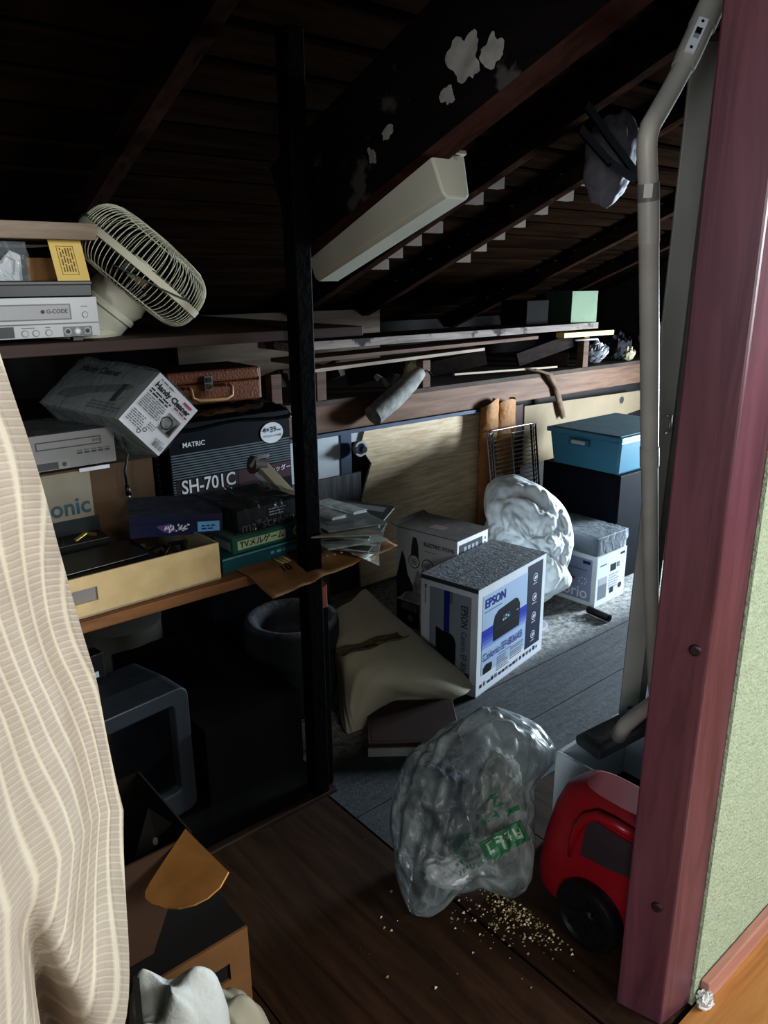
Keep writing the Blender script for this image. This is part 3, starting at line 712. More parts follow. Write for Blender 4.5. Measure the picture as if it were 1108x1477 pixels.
# beige open tray
tr = thing('cardboard_tray', 'open beige cardboard tray with a hand slot, at the shelf front', 'tray', (.33, 1.645, .7205), (0, 0, R(1.5)))
w, d, h, tk = .515, .37, .098, .005
b_ = MB(); b_.box(0, w, 0, d, 0, tk, M_beigein); b_.part('base', tr, world=False)
b_ = MB()
hx0, hx1, hz0, hz1 = .02, .20, .035, .068
b_.box(0, hx0, 0, tk, tk, h, M_beige); b_.box(hx1, w, 0, tk, tk, h, M_beige); b_.box(hx0, hx1, 0, tk, tk, hz0, M_beige); b_.box(hx0, hx1, 0, tk, hz1, h, M_beige)
trf = b_.part('front_panel', tr, world=False)
b_ = MB(); b_.box(hx0-.005, hx1+.005, tk+.001, tk+.003, hz0-.005, hz1+.005, mat('grey_card', '85827e', .8)); b_.part('slot_backing', trf, world=False, label='grey backing behind the hand slot')
for nm, q_ in (('side_panel', (w-tk, w, tk, d, tk, h)), ('side_panel', (0, tk, tk, d, tk, h)), ('back_panel', (tk, w-tk, d-tk, d, tk, h))):
    b_ = MB(); b_.box(*q_, M_beigein); b_.part(nm, tr, world=False)
# things in the tray
q = MB(); q.box(0, .26, 0, .17, 0, .045, M_black, TR((.46, 1.70, .752), R(4), R(3)))
q2 = thing('cassette_deck', 'black flat cassette machine with a silver lip lying in the beige tray', 'machine', (.46, 1.70, .752))
q.part('case', q2, bevel=.012); s_ = MB(); s_.box(.01, .25, -.004, .004, .014, .022, mat('olive_chrome', '8c8c6a', .25, metal=.8), TR((.46, 1.70, .752), R(4), R(3))); s_.part('front_lip', q2, label='silvered front lip', bevel=.002)
s_ = MB(); s_.box(.02, .24, .03, .15, .045, .049, mat('olive_black', '15160f', .3), TR((.46, 1.70, .752), R(4), R(3))); s_.part('lid', q2, bevel=.004)
q = MB(); q.box(.44, .66, 1.90, 1.98, .727, .815, M_black); F = Face(q, (.44, 1.90, .815), (1, 0, 0), (0, 1, 0))
mgl = mat('gold_spark', 'c9be7a', .2, metal=.7, var=0)
for k in range(26): F.disc(random.uniform(.01, .21), random.uniform(.005, .07), random.uniform(.001, .003), mgl, 1, n=8)
q.tube([(.57, 1.90, .822), (.60, 1.905, .835), (.63, 1.92, .822)], .006, mat('gold_handle', 'a79a58', .25, metal=.8), 8); q.solo('black_case', 'black case with gold handle and shiny specks at the tray back', 'case', bevel=.004)
c_ = MB()
for k in range(4):
    pts = [(.70+.10*math.cos(t*.35+k)*(.6+.1*k), 1.80+.07*math.sin(t*.35+k*1.7), .735+.010*k+.004*math.sin(t)) for t in range(14)]
    c_.tube(pts, .004, M_black, 7)
c_.tube([(.74, 1.76, .775), (.77, 1.78, .80), (.81, 1.80, .79), (.825, 1.83, .76)], .006, M_black, 8)
c_.solo('black_cable', 'tangle of black cable at the right end of the beige tray', 'cable', smooth=True)
# navy flat carton
w, d, h = .235, .17, .055
nb = MB(); mN = mat('navy_carton', '1c2344', .45, var=.1, dust=.75, dustcol='4c4f52'); Mn = TR(ay(188, 777, 1.84), R(-22), R(3), R(2)); nb.box(0, w, 0, d, 0, h, mN, Mn)
F = faces(nb, w, d, h, Mn)['front']; F.rect(w-.065, w-.008, .006, .034, mat('sky_label', '6fb3e0', .5, var=0)); F.lines(w-.055, w-.015, .024, 2, .008, .004, M_bluei, 2); F.rect(0, w, .037, .0385, M_ink, 1)
F.scrawl(.085, .150, .010, .032, 7, M_white, 3, 11); F.poly([(.065, .028), (.10, .034), (.12, .012), (.085, .010)], mat('violet_print', '6a4a86', .5, var=0), 2)
nb.solo('navy_carton', 'flat navy carton with a light blue label, lying over the tray back', 'box')
# teal and green game boxes
tb = MB(); Mt = TR((.862, 1.68, .7205), R(3)); w, d, h = .245, .17, .042
m_teal = mat('teal_carton', '1f5560', .4, var=.1); tb.box(0, w, 0, d, 0, h, m_teal, Mt); F = faces(tb, w, d, h, Mt)['front']
F.rect(.0, w, .036, .040, mat('pale_teal', '6aa6a8', .5, var=0)); F.lines(.15, .20, .026, 1, .01, .008, mat('pale_teal', '6aa6a8', .5, var=0), 2)
tb.solo('teal_carton', 'flat teal carton at the bottom of the game boxes', 'box')
gb = MB(); Mg = TR((.90, 1.69, .763), R(3)); w, d, h = .255, .19, .042
m_gr = mat('green_carton', '2c6a5c', .45, var=.1, dust=.5); gb.box(0, w, 0, d, 0, h, m_gr, Mg); F = faces(gb, w, d, h, Mg)['front']
m_pg = mat('pale_green_print', 'b9cfae', .5, var=0)
F.rect(.015, .17, .008, .033, m_pg); F.text('TVメルゲーム', .093, .0205, .022, mat('deep_green_ink', '14493c', .5, var=0), 3, 'CENTER', .02, sx=1.05)
for k in range(9): F.disc(.215+.018*math.cos(k*.7), .021+.012*math.sin(k*.7), .006, mat('cream_print', 'cfc7a0', .5, var=0), 2+k % 2, .004, 10)
FL = faces(gb, w, d, h, Mg)['left']; FL.scrawl(.02, .09, .010, .032, 6, m_pg, 2, 5); FL.rect(.1, .18, .006, .03, M_lgrey, 1)
gb.solo('game_carton', 'flat green television game carton in the middle of its stack', 'box')
bb = thing('bagged_carton', 'black bagged carton with faint lettering, on top of the green game carton', 'box', (.93, 1.71, .806), (0, 0, R(3)))
w, d, h = .205, .21, .064
b_ = MB(); mbk = mat('charcoal_carton', '1a1c1d', .45, var=.15, dust=.4, dustcol='565a5c'); b_.box(0, w, 0, d, 0, h, mbk); F = faces(b_, w, d, h)['front']
F.text("ma*screen", .098, .015, .040, mat('faint_letter', '6d7274', .4, var=0), 2, 'CENTER', .0, sx=1.02); F.lines(.10, .16, .052, 3, .008, .0035, M_lgrey, 2)
b_.part('carton', bb, world=False)
c_ = MB(); m_kf = film('dark_film', '2c2f30', .12, .2)
def wrap2(u, v):
    t = u*2*PI; cx, cy = math.cos(t), math.sin(t); k = max(abs(cx), abs(cy)); x = w/2+(w/2+.008)*cx/k; yv = d/2+(d/2+.008)*cy/k
    z = .001+(h+.008)*v; p_ = Vector((x, yv, z)); o_ = .010*max(0, nz(p_, 22))
    return p_+Vector((cx, cy, 0))*o_
c_.grid(wrap2, 56, 8, m_kf, closeu=True)
def wtop(u, v): return Vector((-.008+u*(w+.016), -.008+v*(d+.016), h+.010+.014*max(0, nz((u, v, 0), 5, 3))))
c_.grid(wtop, 16, 16, m_kf); c_.part('plastic_bag', bb, world=False, smooth=True, label='dark see-through bag')
# beige arm with clamp
la = thing('lamp_arm', 'beige flat lamp arm with a brown clamp head leaning behind the black post', 'lamp arm', (1.10, 1.83, .83))
p1, p2 = ay(375, 670, 1.98), ay(468, 768, 1.74)
b_ = MB(); b_.bar(p1, p2, .050, .018, mat('beige_arm', '8f8672', .5)); b_.part('arm', la, bevel=.004)
b_ = MB(); b_.bar(p1+Vector((-.012, -.012, -.020)), p2+Vector((-.012, -.012, -.020)), .030, .012, mat('bluish_white_edge', 'c3d3dc', .5)); b_.part('edge_strip', la, label='bluish white edge strip')
b_ = MB(); b_.tube([p1+Vector((-.03, 0, .004)), p1+Vector((.012, 0, -.004))], [.028, .026], mat('brown_clamp', '4a4238', .45), 16); b_.tube([p1+Vector((-.034, -.005, .0)), p1+Vector((-.02, -.02, .03)), p1+Vector((.02, -.02, .03))], .006, M_lgrey, 8); b_.part('clamp_head', la, smooth=True, angle=40)
b_ = MB(); b_.tube([p1+Vector((.0, -.012, -.03)), ay(372, 705, 1.93), ay(395, 725, 1.90), ay(400, 750, 1.88), ay(412, 745, 1.88), ay(415, 735, 1.88), ay(405, 728, 1.88)], .0032, M_lgrey, 7); b_.part('cord', la, smooth=True)
# brown printed paper bag under the magazines
pb = MB(); m_pb = mat('brown_paper', '84603a', .8, var=.25, scale=12)
def pap(u, v):
    x = .90+.46*u; yv = 1.50+.30*v+.06*u*(1-v); z = .7235+.012*max(0, nz((u*3, v*2, 0), 2.2, 1))
    if v < .45 and u > .3: z += .002
    if yv < 1.63: z -= (1.63-yv)*.18
    return Vector((x, yv, z))
pb.grid(pap, 40, 20, m_pb)
for k, (u, v) in enumerate(((.24, .40), (.27, .40), (.30, .42), (.52, .28), (.57, .26), (.62, .24))):
    pb.add([Vector(pap(u+a_, v+b2))+Vector((0, 0, .0012)) for a_, b2 in ((0, 0), (.018, 0), (.025, .25), (.007, .25))], [(0, 1, 2, 3)], mat('paper_yellow', 'b7a06a', .8, var=0))
def wp(x, y):
    p_ = pap(.235+x, .33+y*1.5); return Vector(p_)+Vector((0, -.001, .0018))
pb.text('10', M_ink, None, .08, 'CENTER', .02, warp=wp)
pb.solo('paper_bag', 'brown printed paper bag spread under the magazines at the shelf front', 'paper bag', smooth=True, solid=.001)
# magazines (each one an object)
magn = 0
mcols = ['7d8580', 'b8c4c4', '5a6460', '8f9a98', 'a2aca9', '39423f', '9aa7ab', '6d7470', 'c3cccb', '4b5350', '8a8d83', '747d7c', 'b0b8b4', '5f6b6e']
place = ['lowest magazine of the pile beside the black post', 'dark grey magazine near the bottom of the pile', 'grey magazine jutting out low in the pile by the carton', 'pale magazine in the lower half of the pile',
         'dull green magazine a third up the pile', 'grey folded magazine in the middle of the pile', 'bluish magazine with a pale spine, mid pile', 'dark magazine above the bluish spine', 'pale grey magazine in the upper half of the pile',
         'grey magazine turned to the left, upper half of the pile', 'thin magazine under the white ones on top', 'grey magazine third from the top of the pile', 'white magazine second from the top of the pile', 'topmost white magazine lying across the pile']
zz = .742
for k in range(14):
    hh = random.choice((.004, .006, .008)); rz = R(random.uniform(-24, 28)); mw_ = .19; md_ = .265
    cx, cy = 1.235+random.uniform(-.03, .03)+.02*math.sin(k), 1.67+random.uniform(-.05, .05)
    if k in (12, 13): cx, cy, rz, mw_, md_ = 1.235+(.03 if k == 13 else -.03), 1.72-(.02 if k == 13 else 0), R(35), .05, .17
    Mm = TR((cx, cy, zz), rz+R(-32), R(random.uniform(-1.5, 1.5)), R(random.uniform(-1, 1)+3))
    q = MB(); cm = mat('magazine_cover_%d' % k, mcols[k] if k < 12 else 'd5dedf', .3, var=.35, scale=30); pm = mat('magazine_pages', 'b9bdb8', .7, var=.15, stretch=(1, 1, 40))
    q.box(-mw_/2, mw_/2, -md_/2, md_/2, 0, .0012, cm, Mm); q.box(-mw_/2+.002, mw_/2-.002, -md_/2+.002, md_/2-.002, .0012, hh-.0012, pm, Mm); q.box(-mw_/2, mw_/2, -md_/2, md_/2, hh-.0012, hh, cm, Mm)
    q.box(-mw_/2-.0012, -mw_/2+.0003, -md_/2, md_/2, 0, hh, cm, Mm)
    F = Face(q, (-mw_/2, -md_/2, hh), (1, 0, 0), (0, 1, 0), Mm)
    if k < 12:
        F.rect(.02, mw_-.02, md_*.75, md_*.92, M_lgrey, 1); F.rect(.03, mw_*.6, md_*.2, md_*.6, M_grey, 1)
    q.solo('magazine', place[k], 'magazine', group='magazines piled on the lower shelf'); zz += hh+.0006
# newspaper corner hanging from the pile
q = MB(); m_np = mat('newsprint', 'b9bcb6', .85, var=.12)
def npf(u, v):
    a_ = ay(505, 797, 1.56).lerp(ay(552, 782, 1.56), u); b2 = ay(513, 800, 1.545).lerp(ay(546, 815, 1.54), u)
    p_ = a_.lerp(b2, v); return p_+Vector((0, .008*math.sin(u*7+v*3), .004*math.sin(v*6)))
q.grid(npf, 16, 12, m_np)
for k in range(5):
    for j in range(3): q.add([Vector(npf(.08+j*.3+a_, .12+k*.17+b2))+Vector((-.001, -.0015, .0)) for a_, b2 in ((0, 0), (.22, 0), (.22, .05), (0, .05))], [(0, 1, 2, 3)], M_grey)
q.solo('newspaper_sheet', 'newspaper corner hanging off the magazine pile', 'newspaper', smooth=True)

# ================================================================== UNDER THE SHELF
# CRT television
a_, b2 = az(150, 1040, .40), az(270, 987, .40); ang = math.atan2(b2.y-a_.y, b2.x-a_.x)
tv = thing('television', 'grey cathode ray television on the floor under the shelf', 'television', (b2.x-.46*math.cos(ang), b2.y-.46*math.sin(ang), 0), (0, 0, ang))
m_tv = mat('tv_grey', '2c3136', .4, var=.06, dust=.2, dustcol='4c5156'); m_tvb = mat('tv_dark_grey', '191d21', .45, var=.06, dust=.25, dustcol='3a4046')
w, h = .46, .40
b_ = MB(); bw = .045; dz_ = .10
def rr(x0, x1, z0, z1, r_, n=5):
    pts = []
    for cx, cz, t0 in ((x1-r_, z1-r_, 0), (x0+r_, z1-r_, 90), (x0+r_, z0+r_, 180), (x1-r_, z0+r_, 270)):
        for k in range(n+1): t = R(t0+90*k/n); pts.append((cx+r_*math.cos(t), cz+r_*math.sin(t)))
    return pts
o_, i_ = rr(0, w, .01, h, .03), rr(bw, w-bw, .01+bw+.03, h-bw, .015)
n = len(o_)
vs = [(x, 0, z) for x, z in o_]+[(x, 0, z) for x, z in i_]+[(x, .022, z) for x, z in rr(bw+.008, w-bw-.008, .01+bw+.038, h-bw-.008, .012)]+[(x, dz_, z) for x, z in o_]
fs = []
for k in range(n):
    j = (k+1) % n; fs += [(k, n+k, n+j, j), (n+k, 2*n+k, 2*n+j, n+j), (k, j, 3*n+j, 3*n+k)]
b_.add(vs, [f_[::-1] for f_ in fs], m_tv); tvb = b_.part('bezel', tv, world=False, bevel=.004)
b_ = MB(); xs0, xs1, zs0, zs1 = bw+.004, w-bw-.004, .01+bw+.034, h-bw-.004
b_.grid(lambda u, v: Vector((xs0+(xs1-xs0)*u, .020-.014*(1-(2*u-1)**2)*(1-(2*v-1)**2), zs0+(zs1-zs0)*v)), 12, 12, mat('tv_glass', '07090c', .12, var=0)); b_.part('screen', tvb, world=False, smooth=True)
b_ = MB(); vs = [(x, dz_, z) for x, z in o_]+[(w/2+(x-w/2)*.98, .24, (z-.01)*.97+.01) for x, z in o_]+[(w/2+(x-w/2)*.6, .38, (z-.01)*.7+.02) for x, z in o_]
fs = [tuple(reversed(range(2*n, 3*n)))[::-1]]
for k in range(n):
    j = (k+1) % n; fs += [(k, j, n+j, n+k), (n+k, n+j, 2*n+j, 2*n+k)]
b_.add(vs, fs, m_tvb); b_.part('rear_case', tv, world=False, bevel=.003)
for x in (.06, w-.10):
    b_ = MB(); b_.box(x, x+.04, .04, .08, 0, .011, M_black); b_.part('foot', tv, world=False)
# small appliance behind / on the television
q = MB(); Mq = TR((.49, 1.93, .40), R(8)); q.box(0, .13, 0, .05, 0, .075, M_black, Mq); q.box(.03, .06, -.004, 0, .006, .02, M_white, Mq); q.box(.075, .11, -.004, 0, .008, .026, M_lgrey, Mq); q.solo('black_adapter', 'black adapter with white marks on top of the television', 'adapter', bevel=.004)
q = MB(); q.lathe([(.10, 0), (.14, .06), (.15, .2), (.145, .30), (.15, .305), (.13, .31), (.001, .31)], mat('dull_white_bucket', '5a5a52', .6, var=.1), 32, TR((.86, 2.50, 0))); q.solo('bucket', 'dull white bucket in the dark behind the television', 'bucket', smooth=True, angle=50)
# large dark carton
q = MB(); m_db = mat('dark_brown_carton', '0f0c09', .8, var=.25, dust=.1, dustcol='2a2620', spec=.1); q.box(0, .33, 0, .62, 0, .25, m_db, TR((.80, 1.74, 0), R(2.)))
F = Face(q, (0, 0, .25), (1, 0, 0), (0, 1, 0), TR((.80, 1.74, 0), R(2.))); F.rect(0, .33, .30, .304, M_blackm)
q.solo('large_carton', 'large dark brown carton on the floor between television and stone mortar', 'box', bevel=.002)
# stone mortar
pc_ = az(420, 888, .34)
mo = MB(); m_st = mat('rough_stone', '24272a', .9, var=.2, scale=40, bump=.5, bscale=90, dust=.9, dustcol='6f7478')
mo.lathe([(.001, 0), (.13, 0), (.165, .05), (.18, .14), (.182, .25), (.184, .315), (.178, .335), (.165, .342), (.145, .338), (.128, .325), (.12, .29), (.10, .24), (.06, .21), (.001, .205)], m_st, 48, TR((pc_.x, pc_.y, 0)) @ Matrix.Diagonal((.9, .9, 1, 1)))
mo.solo('stone_mortar', 'round grey stone mortar with a hollow, half behind the black post', 'mortar', smooth=True)
q = MB(); q.box(0, .42, 0, .2, 0, .44, mat('dark_blue_carton', '141a24', .6, var=.2, dust=.35, dustcol='4a5058'), TR((1.22, 2.48, 0), R(-2))); q.solo('blue_carton', 'dark blue carton behind the stone mortar', 'box', bevel=.002)
q = MB(); q.box(0, .10, 0, .1, 0, .07, mat('grey_tin', '6c7175', .5), TR((1.40, 2.50, .441), R(5))); q.solo('grey_tin', 'small grey tin on the dark blue carton', 'tin', bevel=.004)
q = MB(); q.box(0, .10, 0, .02, 0, .50, mat('dull_board', '4c4c48', .7), TR((1.70, 2.50, 0), R(0), R(-6))); q.solo('leaning_board', 'dull grey board leaning behind the post stub', 'board')

# ================================================================== LEFT FOREGROUND
lc = thing('lower_carton', 'dark carton with a hand hole, standing under the flapped carton', 'box', (.18, 1.13, 0))
w, d, h, tk = .395, .36, .19, .006
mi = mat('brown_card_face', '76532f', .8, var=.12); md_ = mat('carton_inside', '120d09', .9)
p = ay(355, 1362, 1.13)
b_ = MB()
hx0, hx1 = w-.15, w-.045
b_.box(0, hx0, 0, tk, 0, h, mi); b_.box(hx1, w, 0, tk, 0, h, mi); b_.box(hx0, hx1, 0, tk, 0, h*.44, mi); b_.box(hx0, hx1, 0, tk, h*.66, h, mi); b_.part('front_panel', lc, world=False)
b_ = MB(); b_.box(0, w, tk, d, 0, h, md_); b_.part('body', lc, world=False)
c0, c1, cb0 = az(268, 1196, .42), az(330, 1258, .42), az(195, 1115, .42)
fx1, fy0, fy1 = (c0.x+c1.x)/2, c0.y-.015, cb0.y; bx1 = ay(222, 1385, fy0).x; zb = .1915
fcn = thing('flapped_carton', 'dark open carton with a rounded orange flap, near the curtain', 'box', (.25, 1.25, zb))
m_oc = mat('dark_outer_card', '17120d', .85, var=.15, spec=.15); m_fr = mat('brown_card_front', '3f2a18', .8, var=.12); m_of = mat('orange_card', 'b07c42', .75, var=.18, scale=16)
def quadpanel(nm, p, m, label=None):
    b_ = MB(); b_.add(p, [(0, 1, 2, 3)], m); return b_.part(nm, fcn, solid=.005, label=label)
V3 = Vector
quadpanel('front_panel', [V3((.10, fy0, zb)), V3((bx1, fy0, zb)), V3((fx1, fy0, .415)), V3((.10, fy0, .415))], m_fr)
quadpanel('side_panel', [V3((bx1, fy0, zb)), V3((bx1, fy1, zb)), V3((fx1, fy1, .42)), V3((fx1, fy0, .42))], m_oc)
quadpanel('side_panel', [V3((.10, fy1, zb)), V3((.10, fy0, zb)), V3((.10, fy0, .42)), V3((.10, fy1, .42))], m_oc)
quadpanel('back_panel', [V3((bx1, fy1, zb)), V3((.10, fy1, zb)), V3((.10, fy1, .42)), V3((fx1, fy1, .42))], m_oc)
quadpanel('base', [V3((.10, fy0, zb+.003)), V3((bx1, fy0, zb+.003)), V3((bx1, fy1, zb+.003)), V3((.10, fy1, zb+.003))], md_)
# rounded flap hinged on the right-hand edge, falling inwards
hn = (c1-c0).normalized(); fd = Vector((-.80, -.10, -.30)).normalized(); fn = hn.cross(fd).normalized()
O_ = Vector((0, 0, CH))
def onflap(px, py):
    r_ = ray(px, py); t = (c0+Vector((0, 0, .004))-O_).dot(fn)/r_.dot(fn); return O_+r_*t
outl = [onflap(*q_) for q_ in ((268, 1196), (300, 1228), (330, 1258), (327, 1264), (318, 1280), (300, 1296), (280, 1306), (258, 1311), (238, 1310), (218, 1304), (210, 1296), (210, 1287), (218, 1272), (240, 1238))]
b_ = MB(); b_.add(outl, [tuple(range(len(outl)))], m_of); b_.part('flap', fcn, solid=.004, label='rounded orange brown flap')
b_ = MB(); p4 = [az(214, 1165, .405), az(262, 1196, .405), az(240, 1262, .30), az(192, 1245, .30)]
b_.add(p4, [(0, 1, 2, 3)], mat('grey_inner_card', '34302a', .8, var=.15)); nn_ = (p4[1]-p4[0]).cross(p4[3]-p4[0]).normalized(); nn_ = -nn_ if nn_.z < 0 else nn_
ch = p4[0].lerp(p4[2], .5)+nn_*.004; e1_ = (p4[1]-p4[0]).normalized(); b_.lathe([(.008, 0), (.008, .001)], M_lgrey, 14, axes(ch, e1_, nn_.cross(e1_), nn_)); b_.part('inner_flap', fcn, label='grey inner flap with a pale hole')
# white cloths in the corner
m_cl = mat('white_cloth', 'bfc3be', .85, var=.08, bump=.25, bscale=90)
def clothheap(cx, cy, rx, ry, hz, k0, m, name, label):
    q = MB()
    def f_(u, v):
        t = u*2*PI; r_ = math.sin(v*PI/2); x, yv = math.cos(t)*r_, math.sin(t)*r_
        k = vor((x, yv, 0), 1.3, k0); z = math.sqrt(max(0, 1-r_**4))*(.80+.10*k+.16*nz((x, yv, 0), 1.5, k0))+.07*(1-abs(math.sin(2.6*(x*1.2+yv*.6)+2.5*nz((x, yv, 0), 1.3, k0))))*(1-r_**2)
        e = 1+.18*nz((math.cos(t), math.sin(t), k0), 1.6)
        return Vector((cx+rx*x*e, cy+ry*yv*e, max(.001, hz*z*(1 if r_ < .98 else 0)+.001)))
    q.grid(f_, 110, 44, m, closeu=True); return q.solo(name, label, 'cloth', smooth=True)
p = az(252, 1440, .27)
clothheap(p.x-.01, p.y-.02, .105, .085, .37, 3.1, m_cl, 'white_cloth', 'crumpled white cloth bundle in the bottom left corner beside the curtain')
p = az(330, 1455, .17)
clothheap(p.x, p.y-.01, .075, .085, .22, 8.3, mat('cream_cloth', 'a39f8c', .85, var=.1), 'cream_cloth', 'cream cloth behind the white cloth bundle at the bottom')
q = MB(); p1, p2 = az(196, 1408, .33), az(204, 1500, .30); q.bar(p1, p2, .010, .004, mat('dark_ribbon', '24221c', .7)); q.solo('dark_strap', 'dark strap lying over the white cloth bundle', 'strap')

# ================================================================== CENTRE
# printer carton in front
E0 = az(686, 1007, 0); RE = R(10)
ep = thing('printer_carton', 'white and blue EPSON printer carton with dusty top in the middle of the floor', 'box', E0, (0, 0, RE))
w, d, h = .485, .25, .42
b_ = MB(); b_.box(0, w, 0, d, 0, h, M_white); FF = faces(b_, w, d, h); F = FF['front']
m_lb = mat('pale_blue_print', 'a9bdd6', .5, var=.06, scale=3); m_fade = mat('mid_blue_print', '5a74b8', .5, var=0)
x0, x1, z0, z1 = .03, .458, .075, .385
F.rect(x0, x1, z0, z1, m_lb, 1)
F.rect(.345, x1, .055, .405, m_navyi if False else M_navyi, 2)
sm = [(.0, 'blue_fade_0', '2434a4'), (1, 'blue_fade_1', '3d50b4'), (2, 'blue_fade_2', '5e74c2'), (3, 'blue_fade_3', '8399cd')]
for i, nm, hx in sm:
    i = int(i); F.rect(x0, .345, .222-i*.015, .237-i*.015 if i else .252, mat(nm, hx, .5, var=0), 2)
F.text('EPSON', .045, .350, .048, M_bluei, 3, 'LEFT', .02, sx=.95); F.lines(.045, .16, .322, 1, .006, .004, M_grey, 3, .05)
F.prism = None
pr = [(.105, .185), (.290, .185), (.290, .275), (.275, .30), (.255, .308), (.14, .300), (.115, .285), (.105, .255)]
m_pr = mat('printer_picture', '14171c', .35, var=.15)
F.poly(pr, m_pr, 3); F.rect(.115, .285, .228, .232, mat('printer_seam', '33383e', .4, var=0), 4); F.poly([(.160, .245), (.225, .245), (.215, .27), (.165, .27)], mat('printer_screen', '2f4a5c', .3, var=0), 4)
for q_ in ((.17, .25), (.19, .262), (.205, .255), (.185, .25)): F.disc(q_[0], q_[1], .006, mat('screen_spark', 'b8cdd2', .3, var=0), 5, .004, 8)
F.rect(.265, .28, .254, .258, M_lgrey, 4)
F.text('Colorio EP-806AB', .038, .142, .043, M_bluei, 5, 'LEFT', .004, sx=.86); F.lines(.15, .27, .119, 1, .006, .0035, M_grey, 3)
F.lines(.14, .225, .108, 7, .0085, .004, M_grey, 3, .3); F.lines(.235, .33, .112, 2, .008, .004, M_grey, 3); F.lines(.235, .33, .092, 4, .0085, .004, M_grey, 3, .2)
F.poly([(.045, .075), (.095, .075), (.103, .09), (.10, .108), (.065, .112), (.045, .10)], m_pr, 3)
for k, zq in enumerate((.345, .262, .182, .102)):
    F.ring(.402, zq, .017, .003, M_white, 3); F.lines(.385, .42, zq-.023, 1, .006, .004, M_white, 3, .1)
    F.poly([(.392, zq-.009), (.412, zq-.004), (.410, zq+.008), (.398, zq+.004)], M_white, 3)
for k in range(17): F.rect(.025+k*.0257, .025+k*.0257+random.uniform(.010, .019), .028, .028+random.uniform(.010, .018), (M_navyi, M_grey, M_bluei)[k % 3], 2)
F.rect(.0, w, .0, .004, M_lgrey, 1)
F = FF['left']; m_gb = mat('grey_blue_print', '8e969d', .5, var=.05)
F.rect(.040, d-.028, .055, .385, m_gb, 1); F.rect(.105, .130, .20, .385, M_bluei, 2); F.rect(.13, .143, .34, .385, M_grey, 2)
F.poly([(.07, .10), (.155, .09), (.16, .12), (.16, .19), (.15, .212), (.135, .222), (.105, .222), (.07, .235)], m_pr, 3)
F.text('EPSON', .193, .348, .040, M_navyi, 3, 'LEFT', .01, R(-90), sx=.72); F.text('Colorio EP-806AB', .193, .245, .036, M_navyi, 3, 'LEFT', .0, R(-90), sx=.70)
F.rect(.018, .026, .372, .378, M_ink, 2); F.rect(.018, .026, .38, .386, M_ink, 2); F.rect(.019, .023, .31, .365, M_grey, 2); F.rect(.04, .07, .12, .14, M_ink, 3); F.rect(.05, d-.03, .06, .085, M_navyi, 2)
b_.part('carton', ep, world=False)
b_ = MB(); m_dt = mat('dusty_lid', '4a4c50', .9, var=.2, dust=1., dustcol='85878a', bump=.5, bscale=110, dscale=42)
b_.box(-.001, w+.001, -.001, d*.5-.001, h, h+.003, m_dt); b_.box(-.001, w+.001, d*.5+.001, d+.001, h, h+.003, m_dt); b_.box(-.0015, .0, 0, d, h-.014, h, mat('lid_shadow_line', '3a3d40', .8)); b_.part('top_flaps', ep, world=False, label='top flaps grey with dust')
# electric stove carton
S0 = az(660, 781, .47); RSv = R(9)
es = thing('stove_carton', 'white ELECTRIC STOVE carton with pictures behind the printer carton', 'box', (S0.x, S0.y, 0), (0, 0, RSv))
w, d, h = .215, .31, .47
b_ = MB(); m_es = mat('stove_white', 'e4e2e0', .6, var=.08); b_.box(0, w, 0, d, 0, h, m_es); FF = faces(b_, w, d, h)
F = FF['left']; m_pic = mat('faded_picture', 'a89a95', .6, var=.4, scale=25); m_brn = mat('brown_picture', '4f3c38', .6, var=.2)
F.text('ELECTRIC STOVE', d-.014, h-.048, .0215, M_ink, 4, 'RIGHT', .025, sx=.92); F.lines(.15, .22, h-.075, 1, .01, .004, M_lgrey, 2)
F.poly([(.075, h-.16), (.12, h-.15), (.115, h-.06), (.105, h-.03), (.088, h-.03), (.08, h-.07)], m_brn, 2)
F.poly([(.02, h-.36), (.15, h-.36), (.16, h-.22), (.11, h-.17), (.09, h-.24), (.05, h-.28)], m_pic, 1)
F.poly([(.0, h-.22), (.03, h-.10), (.045, h-.13), (.06, h-.20), (.085, h-.24), (.09, h-.27), (.05, h-.28), (.02, h-.31), (.0, h-.32)], mat('dark_figure', '26292d', .6, var=.1), 2)
for cx, cz in ((.095, h-.135), (.165, h-.14), (.24, h-.145)):
    F.disc(cx, cz, .030, m_brn, 3); F.disc(cx, cz, .026, m_es, 4)
    for j in range(4): F.rect(cx-.014, cx+.014, cz-.013+j*.007, cz-.010+j*.007, m_brn, 5)
F.rect(.14, .15, h-.15, h-.135, M_ink, 4)
F.rect(.0, .125, .03, .145, mat('slate_front', '1d2228', .5, var=.05), 1); F.scrawl(.03, .11, .105, .125, 4, M_lgrey, 2, 3); F.disc(.075, .072, .015, M_lgrey, 2, n=16)
F.rect(.13, .165, .0, .20, mat('pink_grey_print', '8d7a78', .6, var=0), 1); F.rect(.17, .20, .0, .215, M_navyi, 1); F.rect(.0, .125, .155, .20, mat('pale_band', 'c2c0be', .6, var=0), 1)
F.poly([(.125, .20), (.165, .20), (.17, .30), (.15, .33), (.13, .29)], m_pic, 3)
F = FF['front']; F.rect(.012, w-.04, h-.085, h-.022, mat('slate_print', '39444c', .5, var=0), 1)
for k in range(4): F.rect(.045+k*.027, .062+k*.027, h-.058, h-.036, M_lgrey, 2); F.rect(.047+k*.024, .060+k*.024, h-.075, h-.064, M_lgrey, 2)
for k in range(3): F.rect(w-.024, w-.014, h-.08+k*.02, h-.07+k*.02, M_grey, 1)
b_.part('carton', es, world=False)
b_ = MB(); m_tt = mat('stove_top', '5d5652', .75, var=.2, dust=.5, dustcol='70706e'); b_.box(-.004, w+.006, -.006, d*.5, h, h+.003, m_tt); b_.box(-.004, w+.006, d*.5+.002, d+.006, h, h+.003, m_tt)
